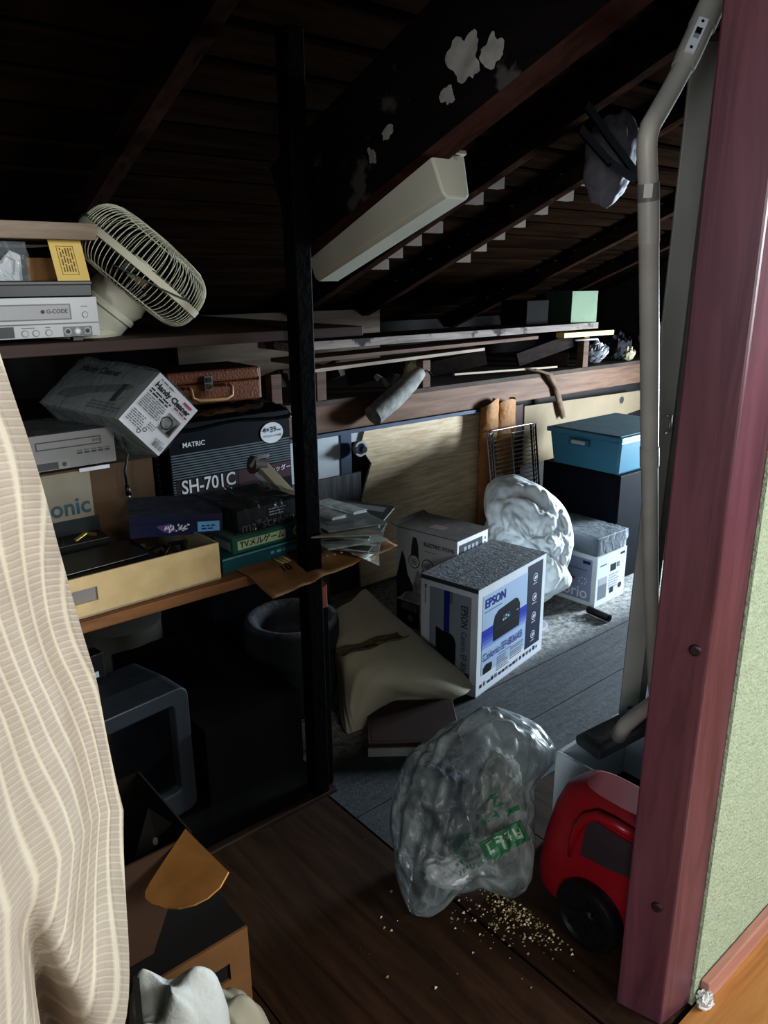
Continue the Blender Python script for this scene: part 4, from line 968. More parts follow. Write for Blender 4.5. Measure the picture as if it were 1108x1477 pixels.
F = Face(b_, (0, 0, h+.003), (1, 0, 0), (0, 1, 0)); F.rect(.06, .11, .12, .19, mat('tape_patch', '7c736a', .4, var=0)); b_.part('top_flaps', es, world=False, label='brown grey top flaps')
b_ = MB(); b_.add([(-.004, d+.006, h+.002), (w+.006, d+.006, h+.002), (w+.006, d+.03, h+.012), (-.004, d+.03, h+.012)], [(0, 1, 2, 3)], m_tt); b_.part('raised_flap', es, world=False, solid=.003)
# white plastic bag
m_wb = mat('white_bag_film', 'e6ecec', .7, var=.06, scale=5, bump=.3, bscale=30, dust=.3, dustcol='8b8f8c', spec=.2)
wb = MB(); CW = ay(762, 778, 2.06)
silw = [(702, 700), (716, 688), (742, 684), (765, 694), (795, 712), (818, 738), (825, 760), (824, 800), (818, 820), (826, 835), (822, 846), (800, 858), (780, 872), (740, 875), (700, 850), (698, 800), (702, 750)]
wP = silblob(CW, silw, .15, lambda d3: .22*(vor(d3, 1.5, 2)-.4)+.12*(vor(d3, 3.4, 5)-.4)+.05*(vor(d3, 7, 9)-.4)+.05*nz(d3, 1.5, 3))[0]
wb.grid(lambda u, v: wP(u*2*PI, (v-.5)*PI), 150, 84, m_wb, closeu=True)
wb.solo('white_bag', 'bulging white plastic bag behind the printer carton', 'bag', smooth=True)
# round white dish behind the printer carton
p = az(778, 902, .03); q = MB(); q.lathe([(.001, 0), (.04, 0), (.075, .03), (.078, .034), (.07, .033), (.036, .008), (.001, .008)], M_white, 32, TR((p.x-.03, p.y+.03, 0))); q.solo('white_dish', 'round white dish on the floor at the right of the printer carton', 'dish', smooth=True, angle=60)
# Colorio carton
Cc = az(857, 877, 0)
w, d, h = .245, .36, .245
q = MB(); Mc = TR(Cc, R(2)); q.box(0, w, 0, d, 0, h, M_cardw, Mc); FF = faces(q, w, d, h, Mc); F = FF['left']; m_lv = mat('lavender_print', '8c93ad', .5, var=.08)
F.rect(.01, d-.025, .02, h-.02, m_lv, 1); F.rect(d-.075, d-.035, h-.045, h-.03, M_navyi, 2); F.rect(.12, d-.05, .165, .172, M_grey, 2); F.rect(.20, d-.11, .115, .122, M_navyi, 2)
F.text('Colorio', d-.04, .055, .078, M_white, 3, 'RIGHT', .01)
for k in range(7): F.disc(d-.07+.02*math.cos(k*.9), .115+.016*math.sin(k*.9), .004, M_white, 3, n=8)
F = FF['front']; F.rect(w-.05, w-.015, h-.03, h-.018, M_navyi, 2); F.lines(.03, .10, h-.045, 1, .01, .007, M_grey, 2)
F.rect(.02, .09, .10, .135, M_lgrey, 1); F.rect(.02, .09, .03, .10, M_grey, 1); F.rect(.115, .16, .15, .185, M_ink, 2); F.rect(.17, .19, .16, .185, M_grey, 2); F.lines(.11, .20, .135, 6, .013, .006, M_lgrey, 2); F.disc(.205, .06, .014, M_ink, 2); F.rect(.12, .15, .04, .07, M_ink, 2)
q.solo('inkjet_carton', 'white and lavender Colorio carton against the dark cabinet', 'box')
q = thing('wrapped_pack', 'clear wrapped flat grey pack on top of the Colorio carton', 'pack', (Cc.x+.005, Cc.y+.01, .2455))
b_ = MB(); b_.box(0, .22, 0, .33, 0, .085, mat('pack_grey', '59616c', .5, var=.15, dust=.6)); b_.part('pack', q, world=False, bevel=.004)
b_ = MB(); m_cf = film('pack_film', 'aab2b6', .10, .10, .35, 16)
def pw(u, v):
    t = u*2*PI; cx, cy = math.cos(t), math.sin(t); k = max(abs(cx), abs(cy)); ww = .004+.008*max(0, nz((cx*2, cy*2, v*3), 2.5))
    return Vector((.11+(.11+ww)*cx/k, .165+(.165+ww)*cy/k, .002+.09*v))
b_.grid(pw, 56, 6, m_cf, closeu=True); b_.grid(lambda u, v: Vector((-.004+.228*u, -.004+.338*v, .0925+.006*nz((u*4, v*4, 0), 2))), 14, 14, m_cf); b_.part('film', q, world=False, smooth=True, label='shiny clear film')
# dark cabinet, blue tub
q = MB(); m_cb = mat('dark_cabinet', '0d1018', .7, var=.2, spec=.1); q.box(3.12, 3.72, 1.96, 2.42, 0, .545, m_cb); F = Face(q, (3.12, 2.42, 0), (0, -1, 0), (0, 0, 1)); F.rect(.02, .44, .02, .53, mat('cabinet_panel', '10131c', .6, var=.15, spec=.1)); q.solo('cabinet', 'dark cabinet under the blue storage tub', 'cabinet', bevel=.004)
tub = thing('storage_tub', 'light blue plastic storage tub with a lid on the dark cabinet', 'tub', (3.10, 1.96, .546))
m_tub = mat('blue_tub_plastic', '3b7389', .45, var=.05)
w, d, h = .58, .415, .165
b_ = MB(); b_.box(0, w, 0, d, 0, h, m_tub, None, .018); tbb = b_.part('body', tub, world=False, bevel=.01)
b_ = MB(); b_.box(-.012, w+.012, -.012, d+.012, h, h+.022, m_tub); b_.box(.01, w-.01, .01, d-.01, h+.022, h+.026, mat('lid_dust', '4a6f7b', .7, var=.15, dust=.85, dustcol='59686c')); b_.part('lid', tub, world=False, bevel=.005, label='blue lid grey with dust')
b_ = MB(); b_.box(-.014, -.002, .17, .29, .118, .15, mat('tub_grip', '2d5a6c', .5)); b_.box(-.018, -.012, .19, .27, .124, .143, M_lgrey); b_.part('side_grip', tbb, world=False, bevel=.002)
# boards against the wall
q = MB(); m_ply = wood('plywood', 'cdb08a', 'efdcbe', 'X', 34, .75, bump=.2)
pl = [(527, 617), (560, 610), (620, 603), (697, 598), (703, 660), (704, 760), (600, 790), (520, 760), (517, 738), (527, 700), (536, 668), (520, 645)]
P_ = [ay(x, y_, 2.70) for x, y_ in pl]; P_ = [Vector((p_.x, 2.70, p_.z)) for p_ in P_]
P_[5].z = .02; P_[6].z = .02; P_[7].z = .02
n = len(P_); q.add(P_+[p_+Vector((0, .012, 0)) for p_ in P_], [tuple(range(n))]+[(i, n+i, n+(i+1) % n, (i+1) % n) for i in range(n)]+[tuple(reversed(range(n, 2*n)))], m_ply)
q.solo('plywood_sheet', 'torn pale plywood sheet leaning against the back wall', 'board')
q = MB(); q.box(2.06, 3.05, 2.714, 2.724, .74, .806, mat('white_strip', 'c3c6c6', .7, var=.1)); q.solo('white_board', 'white board edge above the plywood sheet', 'board')
q = MB(); q.box(2.93, 3.06, 2.716, 2.73, .02, .80, wood('dark_red_panel', '2f1a15', '4a2c24', 'Z', 10, .7)); q.solo('brown_panel', 'dark brown panel between plywood and kraft paper', 'panel')
fr = thing('foam_panel', 'white foam panel with a blue taped border beside the black post', 'panel', (1.6, 2.70, .60))
b_ = MB(); b_.box(1.40, 2.03, 2.705, 2.715, .60, .80, mat('white_foam', 'c9d0d4', .8, var=.05)); b_.part('sheet', fr)
b_ = MB(); m_bt = mat('blue_tape', '34465f', .6); b_.box(2.015, 2.075, 2.700, 2.704, .56, .80, m_bt); b_.box(1.40, 2.015, 2.700, 2.704, .785, .80, m_bt); b_.part('tape_border', fr, label='blue tape border')
q = MB(); q.box(1.66, 2.12, 2.69, 2.70, .35, .60, wood('grey_board', '565658', '7a7a7c', 'Z', 18, .85)); q.solo('weathered_board', 'weathered grey board below the foam panel', 'board')
pp = ay(519, 647, 2.66); q = MB(); q.lathe([(.0, 0), (.018, 0), (.03, .004), (.036, .02), (.036, .03), (.026, .03), (.024, .012), (.001, .010)], M_lgrey, 24, axes(pp+Vector((0, .02, 0)), (1, 0, 0), (0, 0, 1), (0, -1, 0))); q.lathe([(.001, .03), (.016, .03), (.014, .05), (.001, .05)], M_black, 16, axes(pp+Vector((0, .012, 0)), (1, 0, 0), (0, 0, 1), (0, -1, 0)))
q.solo('pipe_cap', 'grey round pipe cap on the wall left of the plywood', 'pipe', smooth=True, angle=40)
q = MB(); pB = [(757, 586), (925, 563), (925, 590), (905, 597), (905, 604), (757, 622)]
P_ = [ay(x, y_, 2.66) for x, y_ in pB]; n = len(P_); P_[5].z = .45; P_[4] = Vector((P_[3].x, 2.66, .45)); q.add(P_+[p_+Vector((0, .01, 0)) for p_ in P_], [tuple(reversed(range(n)))]+[(i, (i+1) % n, n+(i+1) % n, n+i) for i in range(n)]+[tuple(range(n, 2*n))], mat('beige_board', '8a7960', .8, var=.08))
ph = ay(897, 577, 2.659); F = Face(q, ph, (1, 0, 0), (0, 0, 1)); F.disc(0, 0, .022, M_ink, 1)
q.solo('beige_board', 'beige carton board with a round hole behind the blue tub', 'board')
q = MB(); q.box(3.10, 3.22, 2.655, 2.665, .2, .80, wood('dark_red_panel', '2f1a15', '4a2c24', 'Z', 10, .7)); q.solo('wood_stile', 'dark brown upright strip beside the beige carton board', 'strip')
# kraft paper rolls
q = MB(); m_kr = mat('crumpled_kraft', '9a6a36', .7, var=.25, scale=20, bump=.5, bscale=40)
for k, (x0, x1, zt) in enumerate(((2.87, 3.00, .842), (2.975, 3.14, .828))):
    q.grid(lambda u, v, x0=x0, x1=x1, zt=zt, k=k: Vector(((x0+x1)/2+(x1-x0)/2*math.cos(u*2*PI)*(1+.22*nz((u*4, v*5, k), 2)), 2.645+.03*math.sin(u*2*PI)*(1+.2*nz((u*4, v*6, k+3), 2)), .03+(zt-.03)*v+(.02*math.sin(u*9+k) if v > .99 else 0))), 28, 24, m_kr, closeu=True)
q.solo('kraft_paper', 'brown kraft paper rolls standing behind the wire rack', 'paper', smooth=True)
# wire rack leaning
rk = thing('wire_rack', 'chrome wire shelf leaning upright behind the white bag', 'rack', (2.95, 2.5, 0))
tl, trp = ay(703, 636, 2.56), ay(772, 618, 2.56)
def rp(u, z): return Vector((tl.x+(trp.x-tl.x)*u+.05*(.70-z)*.6, 2.56-(.70-z)*.12, z))
zt = .70
b_ = MB()
for u in (.0, .05, .10): b_.tube([rp(u, .02), rp(u, zt)], .005 if u != .05 else .003, M_steel, 7)
for k in range(26): b_.tube([rp(.0, .04+k*.026), rp(.10, .053+k*.026)], .0028, M_steel, 5)
b_.part('side_truss', rk, smooth=True)
b_ = MB()
for u in (.90, .95, 1.0): b_.tube([rp(u, .02), rp(u, zt+.012)], .005 if u != .95 else .003, M_black, 7)
for k in range(26): b_.tube([rp(.90, .04+k*.026), rp(1.0, .053+k*.026)], .0028, M_steel, 5)
b_.part('side_truss', rk, smooth=True)
b_ = MB()
for k in range(30): b_.tube([rp(.10, .03+k*.0225), rp(.90, .03+k*.0225)], .0022, M_steel, 5)
b_.tube([rp(.0, zt), rp(.1, zt+.012), rp(.9, zt+.012), rp(1., zt+.01)], .005, M_steel, 7); b_.tube([rp(.5, .02), rp(.48, zt+.01)], .004, M_steel, 6); b_.part('wire_mesh', rk, smooth=True)
# canvas sheet
m_cv = mat('cream_canvas', 'b5af99', .85, var=.08, scale=6, bump=.12, bscale=220)
cv = MB()
rows = [[az(531, 855, .285), az(565, 884, .25), az(605, 918, .19), az(650, 955, .12), az(689, 983, .045)],
        [az(505, 868, .295), az(545, 904, .265), az(583, 940, .21), az(624, 974, .135), az(674, 999, .04)],
        [az(483, 884, .28), az(490, 930, .255), az(535, 972, .20), az(585, 990, .125), az(655, 1009, .03)],
        [az(483, 925, .17), az(489, 985, .12), az(515, 1020, .09), az(575, 1006, .06), az(650, 1013, .012)],
        [az(486, 990, .03), az(496, 1052, .006), az(520, 1052, .006), az(560, 1024, .006), az(645, 1015, .005)]]
rows.insert(0, [Vector((p_.x+.015, p_.y+.01, .004)) for p_ in rows[0]])
def cr1(P, t):
    n = len(P)-1; x = min(n-1e-6, max(0, t*n)); i = int(x); f = x-i
    p0, p1_, p2_, p3 = P[max(0, i-1)], P[i], P[i+1], P[min(n, i+2)]
    return p1_*1.0+(p2_-p0)*(.5*f)+(p0*2-p1_*5+p2_*4-p3)*(.5*f*f)+(p1_*3-p0-p2_*3+p3)*(.5*f**3)
def cvf(u, v):
    p_ = cr1([cr1(r_, u) for r_ in rows], v)
    k = max(0, v-.45)*1.6
    p_ = p_+Vector((-.5, -.7, .5))*(.030*k*(ridge((u*6, v*1.6, 0), 1.5, 5)-.45))+Vector((0, 0, .006*nz((u*3, v*3, 0), 2)))
    p_.z = max(.003, p_.z); return p_
cv.grid(cvf, 90, 70, m_cv)
cv.solo('canvas_sheet', 'folded cream canvas cover on the floor left of the printer carton', 'cloth', smooth=True)
# curled strip on the canvas
q = MB(); m_cs = mat('brown_strip', '5e5240', .7, var=.3, scale=25)
pA, pB_ = az(492, 940, .272), az(582, 913, .262)
def st(u, v):
    p_ = pA.lerp(pB_, u); n_ = Vector((.3, -.9, 0)).normalized(); t = (v-.5)*2.2
    return p_+n_*(.028*math.sin(t))+Vector((0, 0, -.018+.026*math.cos(t)*-1+.03+.004*math.sin(u*12)))
q.grid(st, 24, 8, m_cs)
for k, (u, hx) in enumerate(((.18, 'a08c62'), (.4, '7a4a3c'), (.55, 'a08c62'), (.75, '6e5f4a'))):
    q.add([Vector(st(u+a_, .3+b2))+Vector((0, 0, .0015)) for a_, b2 in ((0, 0), (.09, 0), (.09, .4), (0, .4))], [(0, 1, 2, 3)], mat('strip_print_%d' % k, hx, .7, var=.2))
q.solo('card_strip', 'curled brown printed card strip lying on the cream canvas', 'card', smooth=True, solid=.002)
# red-brown flat box
q = thing('flat_box', 'flat red brown box with a pale front edge behind the clear bag', 'box', (1.3, 1.45, 0))
a_, b2, c_ = az(531, 1092, .0), az(556, 1010, .045), az(668, 1018, .045)
ang = math.atan2(-.62, .78); Mb = TR((a_.x, a_.y, 0), R(-38)); m_rb = mat('red_brown_lid', '35201b', .5, var=.15)
b_ = MB(); b_.box(0, .30, .006, .26, 0, .045, m_rb, Mb); F = Face(b_, (0, .006, .045), (1, 0, 0), (0, 1, 0), Mb); F.rect(.012, .288, .012, .24, mat('red_brown_inset', '2a1814', .55, var=.2)); b_.part('lid', q, bevel=.002)
b_ = MB(); b_.box(0, .30, 0, .0055, 0, .03, mat('pale_front', '8f8f8a', .6), Mb); b_.part('front_edge', q, label='pale front edge')
# clear rubbish bag and what is in it
CB = ay(672, 1168, 1.09)
sil = [(715, 1019), (742, 1028), (778, 1046), (802, 1078), (799, 1104), (782, 1118), (770, 1140), (771, 1190), (769, 1235), (758, 1286), (738, 1297), (714, 1288), (695, 1280), (660, 1290), (622, 1322), (596, 1324), (580, 1290), (568, 1225), (565, 1160), (580, 1105), (622, 1062), (675, 1034)]
bagP, bv, be, bu, bdist, silR = silblob(CB, sil, .165, lambda d3: .16*(vor((d3[0]*1.5, d3[1]*.7, d3[2]), 1.7, 6)-.4)+.07*(vor((d3[0]*1.3, d3[1]*.8, d3[2]), 4., 2)-.4)+.03*(ridge((d3[0]*1.5, d3[1]*.6, d3[2]), 4, 3)-.5)+.07*nz(d3, 1.4, 2))
gbag = thing('clear_bag', 'big clear plastic rubbish bag with green printing, stuffed with clothes', 'bag', (CB.x, CB.y, 0))
b_ = MB(); m_bag = film('clear_bag_film', '7d8483', .13, .30, .35, 9, 1.)
b_.grid(lambda u, v: bagP(u*2*PI, (v-.5)*PI), 170, 90, m_bag, closeu=True); b_.part('film', gbag, smooth=True)
ml = mat('green_bag_print', '2f6a48', .5, var=0)
prn = MB(); cr, sr = math.cos(R(27)), math.sin(R(27))
PX0 = Vector((.088, -.062))
def bw(x, y, o=.004):
    a1 = PX0.x+x*cr-y*sr; b1 = PX0.y+x*sr+y*cr; t = math.atan2(b1, a1); r_ = silR(t); ph_ = -math.acos(min(.999, math.hypot(a1, b1)/r_)); return bagP(t, ph_, o)
def bpatch(x0, x1, y0, y1):
    prn.grid(lambda u, v: bw(x0+(x1-x0)*u, y0+(y1-y0)*v), 16, 10, ml)
bpatch(-.052, .062, -.026, .022)
mpl = mat('pale_bag_letters', '93a596', .5, var=0)
rg = random.Random(4)
def glyphs(x0, x1, y0, y1, n, m, o, k_=4):
    for i in range(n):
        cx = x0+(x1-x0)*(i+.5)/n; w = (x1-x0)/n*.40
        for j in range(k_):
            hor = j % 2 == 0; t = (y1-y0)*.07
            if hor: yy = rg.uniform(y0, y1); xa, xb, ya, yb = cx-w*rg.uniform(.5, 1), cx+w*rg.uniform(.5, 1), yy-t, yy+t
            else: xx = cx+rg.uniform(-w, w)*.7; xa, xb, ya, yb = xx-t, xx+t, y0+(y1-y0)*rg.uniform(0, .4), y1-(y1-y0)*rg.uniform(0, .3)
            prn.grid(lambda u, v: bw(xa+(xb-xa)*u, ya+(yb-ya)*v, o), 4, 4, m)
glyphs(-.045, .055, -.018, .014, 4, mpl, .006, 5); glyphs(-.035, .02, .048, .066, 3, ml, .004); glyphs(.01, .045, .072, .100, 1, ml, .004, 5)
for k in range(5): glyphs(-.125, -.06, .040-k*.017, .050-k*.017, 7, ml, .004)
bpatch(.03, .07, .045, .056)
prn.part('green_print', gbag, label='green printed lettering')
def inner(name, label, px, py, sx, sy, dz, dd_, m, k0):
    q_ = ray(px, py).normalized(); c = Vector((0, 0, CH))+q_*(bdist/q_.dot(bv))+bv*dd_
    q = MB()
    def f_(u, v):
        t = u*2*PI; ph_ = (v-.5)*PI; dv = Vector((math.cos(t)*math.cos(ph_), math.sin(t)*math.cos(ph_), math.sin(ph_)))
        r_ = 1+.16*nz(dv, 1.5, k0)+.18*(ridge(dv, 2.4, k0)-.5)+.08*(ridge(dv, 5, k0)-.5); p_ = c+(be*dv.x*sx+bu*dv.y*sy+bv*dv.z*dz)*r_; p_.z = max(.008, p_.z); return p_
    q.grid(f_, 64, 40, m, closeu=True); q.solo(name, label, 'clothes', smooth=True)
inner('dark_garment', 'dark navy garment bundled in the left half of the clear bag', 632, 1175, .088, .125, .10, -.01, mat('navy_cloth', '101b2c', .8, var=.2, bump=.3), 3)
inner('white_garment', 'pale grey garment at the bottom front of the clear bag', 645, 1252, .060, .038, .06, -.05, mat('pale_cloth', 'd0d3d4', .8, var=.2, bump=.3), 9)
inner('grey_garment', 'grey green garment in the right half of the clear bag', 722, 1165, .062, .13, .10, .02, mat('grey_green_cloth', '7c837b', .8, var=.2, bump=.3), 14)
# crumbs on the floor
cr_ = MB(); ms = [mat('crumb_%d' % k, hx, .5, var=.1) for k, hx in enumerate(('c8b48e', '9a8360', 'e0d6bc', '6b5a42', '8c8f5a'))]
pc0 = az(770, 1320, 0)
for k in range(620):
    px = random.gauss(760, 38); py = random.gauss(1310, 26)+(px-760)*.12
    if k % 9 == 0: px = random.uniform(650, 840); py = random.uniform(1290, 1360)
    if k > 596: px = random.uniform(480, 850); py = random.uniform(1200, 1430)
    p_ = az(px, py, 0)
    if p_.y < .64 or p_.x > 1.20: continue
    s_ = random.uniform(.0018, .0058); a_ = random.uniform(0, 6)
    cr_.add([p_+Vector((s_*math.cos(a_+i*2.1), s_*math.sin(a_+i*2.1)*.7, .0005)) for i in range(3)]+[p_+Vector((0, 0, s_*1.1))], [(0, 1, 2), (0, 1, 3), (1, 2, 3), (2, 0, 3)], random.choice(ms))
cr_.solo('crumbs', 'pale crumbs and chips scattered on the floor by the red vacuum cleaner', 'debris', kind='stuff')
# black tube on the floor
p1, p2 = az(849, 879, .018), az(879, 892, .018); q = MB(); q.tube([p1, p2], .017, M_black, 18); q.tube([p2, p2+(p2-p1).normalized()*.003], .011, M_blackm, 14); q.solo('black_tube', 'short black tube lying on the dusty floor by the Colorio carton', 'tube', smooth=True, angle=40)
q = MB()
for k in range(26):
    p_ = az(random.gauss(838, 10), random.gauss(893, 3), 0); a_ = random.uniform(0, 6); s_ = random.uniform(.008, .02); q.add([p_+Vector((s_*math.cos(a_), s_*math.sin(a_), .001)), p_+Vector((.004*math.sin(a_), -.004*math.cos(a_), .004)), p_-Vector((s_*math.cos(a_), s_*math.sin(a_), -.003))], [(0, 1, 2)], M_lgrey)
q.solo('shavings', 'pale shavings on the dusty floor beside the black tube', 'debris', kind='stuff', solid=.001)

# ================================================================== VACUUM CLEANERS (right)
va = thing('vacuum_cleaner', 'red canister vacuum cleaner with black wheel beside the door post', 'vacuum cleaner', (1.36, .80, 0))
m_redv = mat('red_plastic', '8e1220', .34, var=.06, dust=.35, dustcol='4a3a3a', dscale=5); m_redd = mat('dusty_dark_plastic', '33242a', .75, var=.2)
b_ = MB()
vx0, vx1, vy0, vy1 = 1.235, 1.385, .640, .945
def vbody(u, v):
    t = u*2*PI; k = 3.2; c, s = math.cos(t), math.sin(t); r_ = (abs(c)**k+abs(s)**k)**(-1/k)
    z = v
    prof = [(0, .80), (.04, .93), (.15, .99), (.45, 1.0), (.75, .97), (.90, .90), (.97, .78), (1., .60)]
    for i in range(len(prof)-1):
        if prof[i][0] <= z <= prof[i+1][0]:
            q_ = prof[i][1]+(prof[i+1][1]-prof[i][1])*((z-prof[i][0])/(prof[i+1][0]-prof[i][0])); break
    cy = (vy0+vy1)/2-.045*z**1.5; hy = (vy1-vy0)/2*(1-.10*z)
    return Vector(((vx0+vx1)/2+(vx1-vx0)/2*c*r_*q_, cy+hy*s*r_*q_, .03+.335*z))
b_.grid(vbody, 72, 40, m_redv, closeu=True); tp = [vbody(k/72, 1) for k in range(72)]; b_.add(tp, [tuple(range(72))], m_redv); b_.add([vbody(k/72, 0) for k in range(72)], [tuple(reversed(range(72)))], m_redv)
b_.part('body', va, smooth=True)
def vs_(y_, z_, o=.003):   # a point on the left side of the body
    zr = (z_-.03)/.335; best = None
    for k in range(72, 146):
        u = .25+.5*(k-72)/73; p_ = vbody(u, min(1, max(0, zr)))
        if best is None or abs(p_.y-y_) < abs(best.y-y_): best = p_
    return Vector((best.x-o, y_, z_))
b_ = MB(); hp = [vs_(.825, .19, .0), vs_(.818, .24, .004), vs_(.805, .285, .008), vs_(.785, .322, .012), vs_(.758, .342, .014), vs_(.72, .345, .014), vs_(.67, .338, .010)]
b_.tube(hp, [.004, .008, .011, .012, .012, .012, .012], m_redv, 10); b_.part('handle', va, smooth=True)
b_ = MB(); b_.grid(lambda u, v: vs_(.795-.125*u-.01*v, .215+.105*v*(1-.2*u)+.015*u, .0035), 10, 8, m_redd); b_.part('recess', va, smooth=True, label='dusty dark recess')
wc = Vector((1.225, .755, .082)); MW = axes(wc, (0, 1, 0), (0, 0, 1), (-1, 0, 0)) if False else axes(wc, (0, -1, 0), (0, 0, 1), (-1, 0, 0))
b_ = MB(); m_rub = mat('black_rubber', '0d0f13', .45, var=.1)
b_.lathe([(.02, -.02), (.076, -.02), (.081, -.012), (.081, .012), (.076, .02), (.064, .022), (.06, .014), (.02, .010), (.016, .016), (.001, .016)], m_rub, 40, MW)
for k in range(8):
    t = 2*PI*k/8; b_.bar(MW @ Vector((.02*math.cos(t), .02*math.sin(t), .013)), MW @ Vector((.058*math.cos(t), .058*math.sin(t), .015)), .006, .004, m_rub, up=(1, 0, 0))
b_.part('wheel', va, smooth=True, angle=40)
b_ = MB(); b_.lathe([(.02, -.02), (.06, -.02), (.066, -.012), (.066, .012), (.06, .02), (.001, .02)], m_rub, 32, axes((1.395, .755, .068), (0, 1, 0), (0, 0, 1), (1, 0, 0))); b_.part('wheel', va, smooth=True, angle=40)
# white bin behind
wbn = thing('white_bin', 'white plastic bin with a dark hollow under the vacuum floor head', 'bin', (1.62, .95, 0))
m_wh = mat('white_plastic', 'b9c1c3', .45, var=.05)
x0, x1, y0, y1, h, tk = 1.445, 1.78, .70, 1.03, .265, .012
b_ = MB()
b_.box(x0, x0+tk, y0, y1, 0, h, m_wh); b_.part('side_panel', wbn, bevel=.003)
b_ = MB(); b_.box(x1-tk, x1, y0, y1, 0, h, m_wh); b_.part('side_panel', wbn, bevel=.003)
b_ = MB(); b_.box(x0+tk, x1-tk, y0, y0+tk, 0, h, m_wh); b_.part('end_panel', wbn, bevel=.003)
b_ = MB(); b_.box(x0+tk, x1-tk, y1-tk, y1, 0, h, m_wh); b_.part('end_panel', wbn, bevel=.003)
b_ = MB(); b_.box(x0+tk, x1-tk, y0+tk, y1-tk, 0, .06, M_blackm); b_.part('base', wbn)
b_ = MB(); b_.box(x0-.006, x0, .72, .86, .10, .20, m_wh); b_.part('latch_block', wbn, bevel=.006)
# vacuum wand with floor head
m_wand = mat('warm_grey_tube', 'a3a097', .45, var=.08, scale=14, dust=.2)
wd_ = thing('vacuum_wand', 'grey vacuum cleaner wand with bent handle leaning by the red door post', 'vacuum wand', (1.45, .82, .36))
YW = .76
def wy(px, py): return ay(px, py, YW)
b_ = MB(); top = wy(1045, -60); b_.tube([top, wy(1030, 0), wy(1012, 40)], [.0225, .0225, .0225], m_wand, 20); b_.part('hand_grip', wd_, smooth=True, angle=40)
b_ = MB(); b_.tube([wy(1012, 38), wy(992, 82), wy(985, 98)], [.0205, .0205, .019], m_wand, 20); b_.part('switch_collar', wd_, smooth=True, angle=40)
cen = wy(999, 64); dn = (wy(985, 98)-wy(1012, 38)).normalized(); cam = (Vector((0, 0, CH))-cen); cam = (cam-dn*cam.dot(dn)).normalized(); sdv = dn.cross(cam)
Msw = axes(cen+cam*.0195, sdv, -dn, cam)
if Matrix(Msw).determinant() < 0: Msw = axes(cen+cam*.0195, -sdv, -dn, cam)
b_ = MB(); b_.box(-.0085, .0085, -.032, .032, -.003, .003, mat('pale_switch', 'ccd0d2', .4), Msw); b_.box(-.0045, .0045, -.008, .009, .003, .0038, mat('switch_grey', '8a9096', .4), Msw); swp = b_.part('switch_plate', wd_, label='pale switch plate', bevel=.0008)
b_ = MB(); b_.box(-.0048, .0048, .0005, .010, .003, .0065, M_black, Msw); b_.part('switch_button', swp, label='black switch button')
for yy in (-.025, .025):
    b_ = MB(); b_.lathe([(.0027, .003), (.0022, .0045)], M_black, 10, Msw @ Matrix.Translation((0, yy, 0))); b_.part('screw', swp)
b_ = MB(); bend = [(985, 98), (968, 130), (948, 165), (938, 182), (934, 198), (933, 215), (934, 240), (935, 268)]
b_.tube([wy(*q_) for q_ in bend], .0165, m_wand, 20); b_.part('bent_tube', wd_, smooth=True, angle=50)
b_ = MB(); b_.tube([wy(935, 264), wy(935.5, 290)], .0182, mat('clip_grey', '6f6f6b', .4), 20); clr = b_.part('clip_ring', wd_, smooth=True, angle=40, label='darker clip ring')
c1_ = wy(935, 277); b_ = MB(); cc = (Vector((0, 0, CH))-c1_); cc.z = 0; cc.normalize(); b_.bar(c1_+cc*.0185+Vector((0, 0, .011)), c1_+cc*.0185-Vector((0, 0, .011)), .014, .003, m_wand, up=cc); b_.part('clip_window', clr)
b_ = MB(); b_.tube([wy(935.5, 288), wy(936, 350)], .018, m_wand, 20); b_.part('collar', wd_, smooth=True, angle=40)
def wl_(px, py):
    t = (py-350)/660; return ay(px, py, YW+.05*t)
b_ = MB(); b_.tube([wl_(936, 348), wl_(937, 500), wl_(937, 668)], .0172, m_wand, 20); b_.part('upper_tube', wd_, smooth=True, angle=40)
b_ = MB(); b_.tube([wl_(937, 645), wl_(937, 672)], .0186, m_wand, 20); b_.part('joint_ring', wd_, smooth=True, angle=40)
b_ = MB(); b_.tube([wl_(937, 670), wl_(939, 840), wl_(944, 985)], [.0165, .016, .0145], m_wand, 20); b_.part('lower_tube', wd_, smooth=True, angle=40)
el = wl_(944, 985); nzl = az(885, 1062, .315)
b_ = MB(); b_.tube([el, wl_(946, 1010), Vector((1.50, .87, .40)), Vector((1.52, .90, .345))], [.016, .017, .019, .02], m_wand, 16); b_.part('elbow', wd_, smooth=True)
# floor head: long brush box
h0, h1 = az(846, 1078, .30), az(940, 1030, .33)
dv = (h1-h0).normalized(); up_ = Vector((0, 0, 1)); sd_ = dv.cross(up_).normalized(); up_ = sd_.cross(dv)
Mh = axes(h0, dv, -sd_, up_); 
if Mh.determinant() < 0: Mh = axes(h0, dv, sd_, up_)
m_hd = mat('dark_grey_head', '2e3032', .5, var=.1, dust=.55, dustcol='585b5c')
b_ = MB(); Lh = .30; b_.box(0, Lh, -.045, .045, -.018, .012, m_hd, Mh); flh = b_.part('floor_head', wd_, bevel=.009, label='dark grey floor head', seg=3)
b_ = MB(); b_.box(.02, Lh-.01, -.03, .028, .0125, .026, m_hd, Mh); b_.part('head_cover', flh, bevel=.006, label='dark grey head cover')
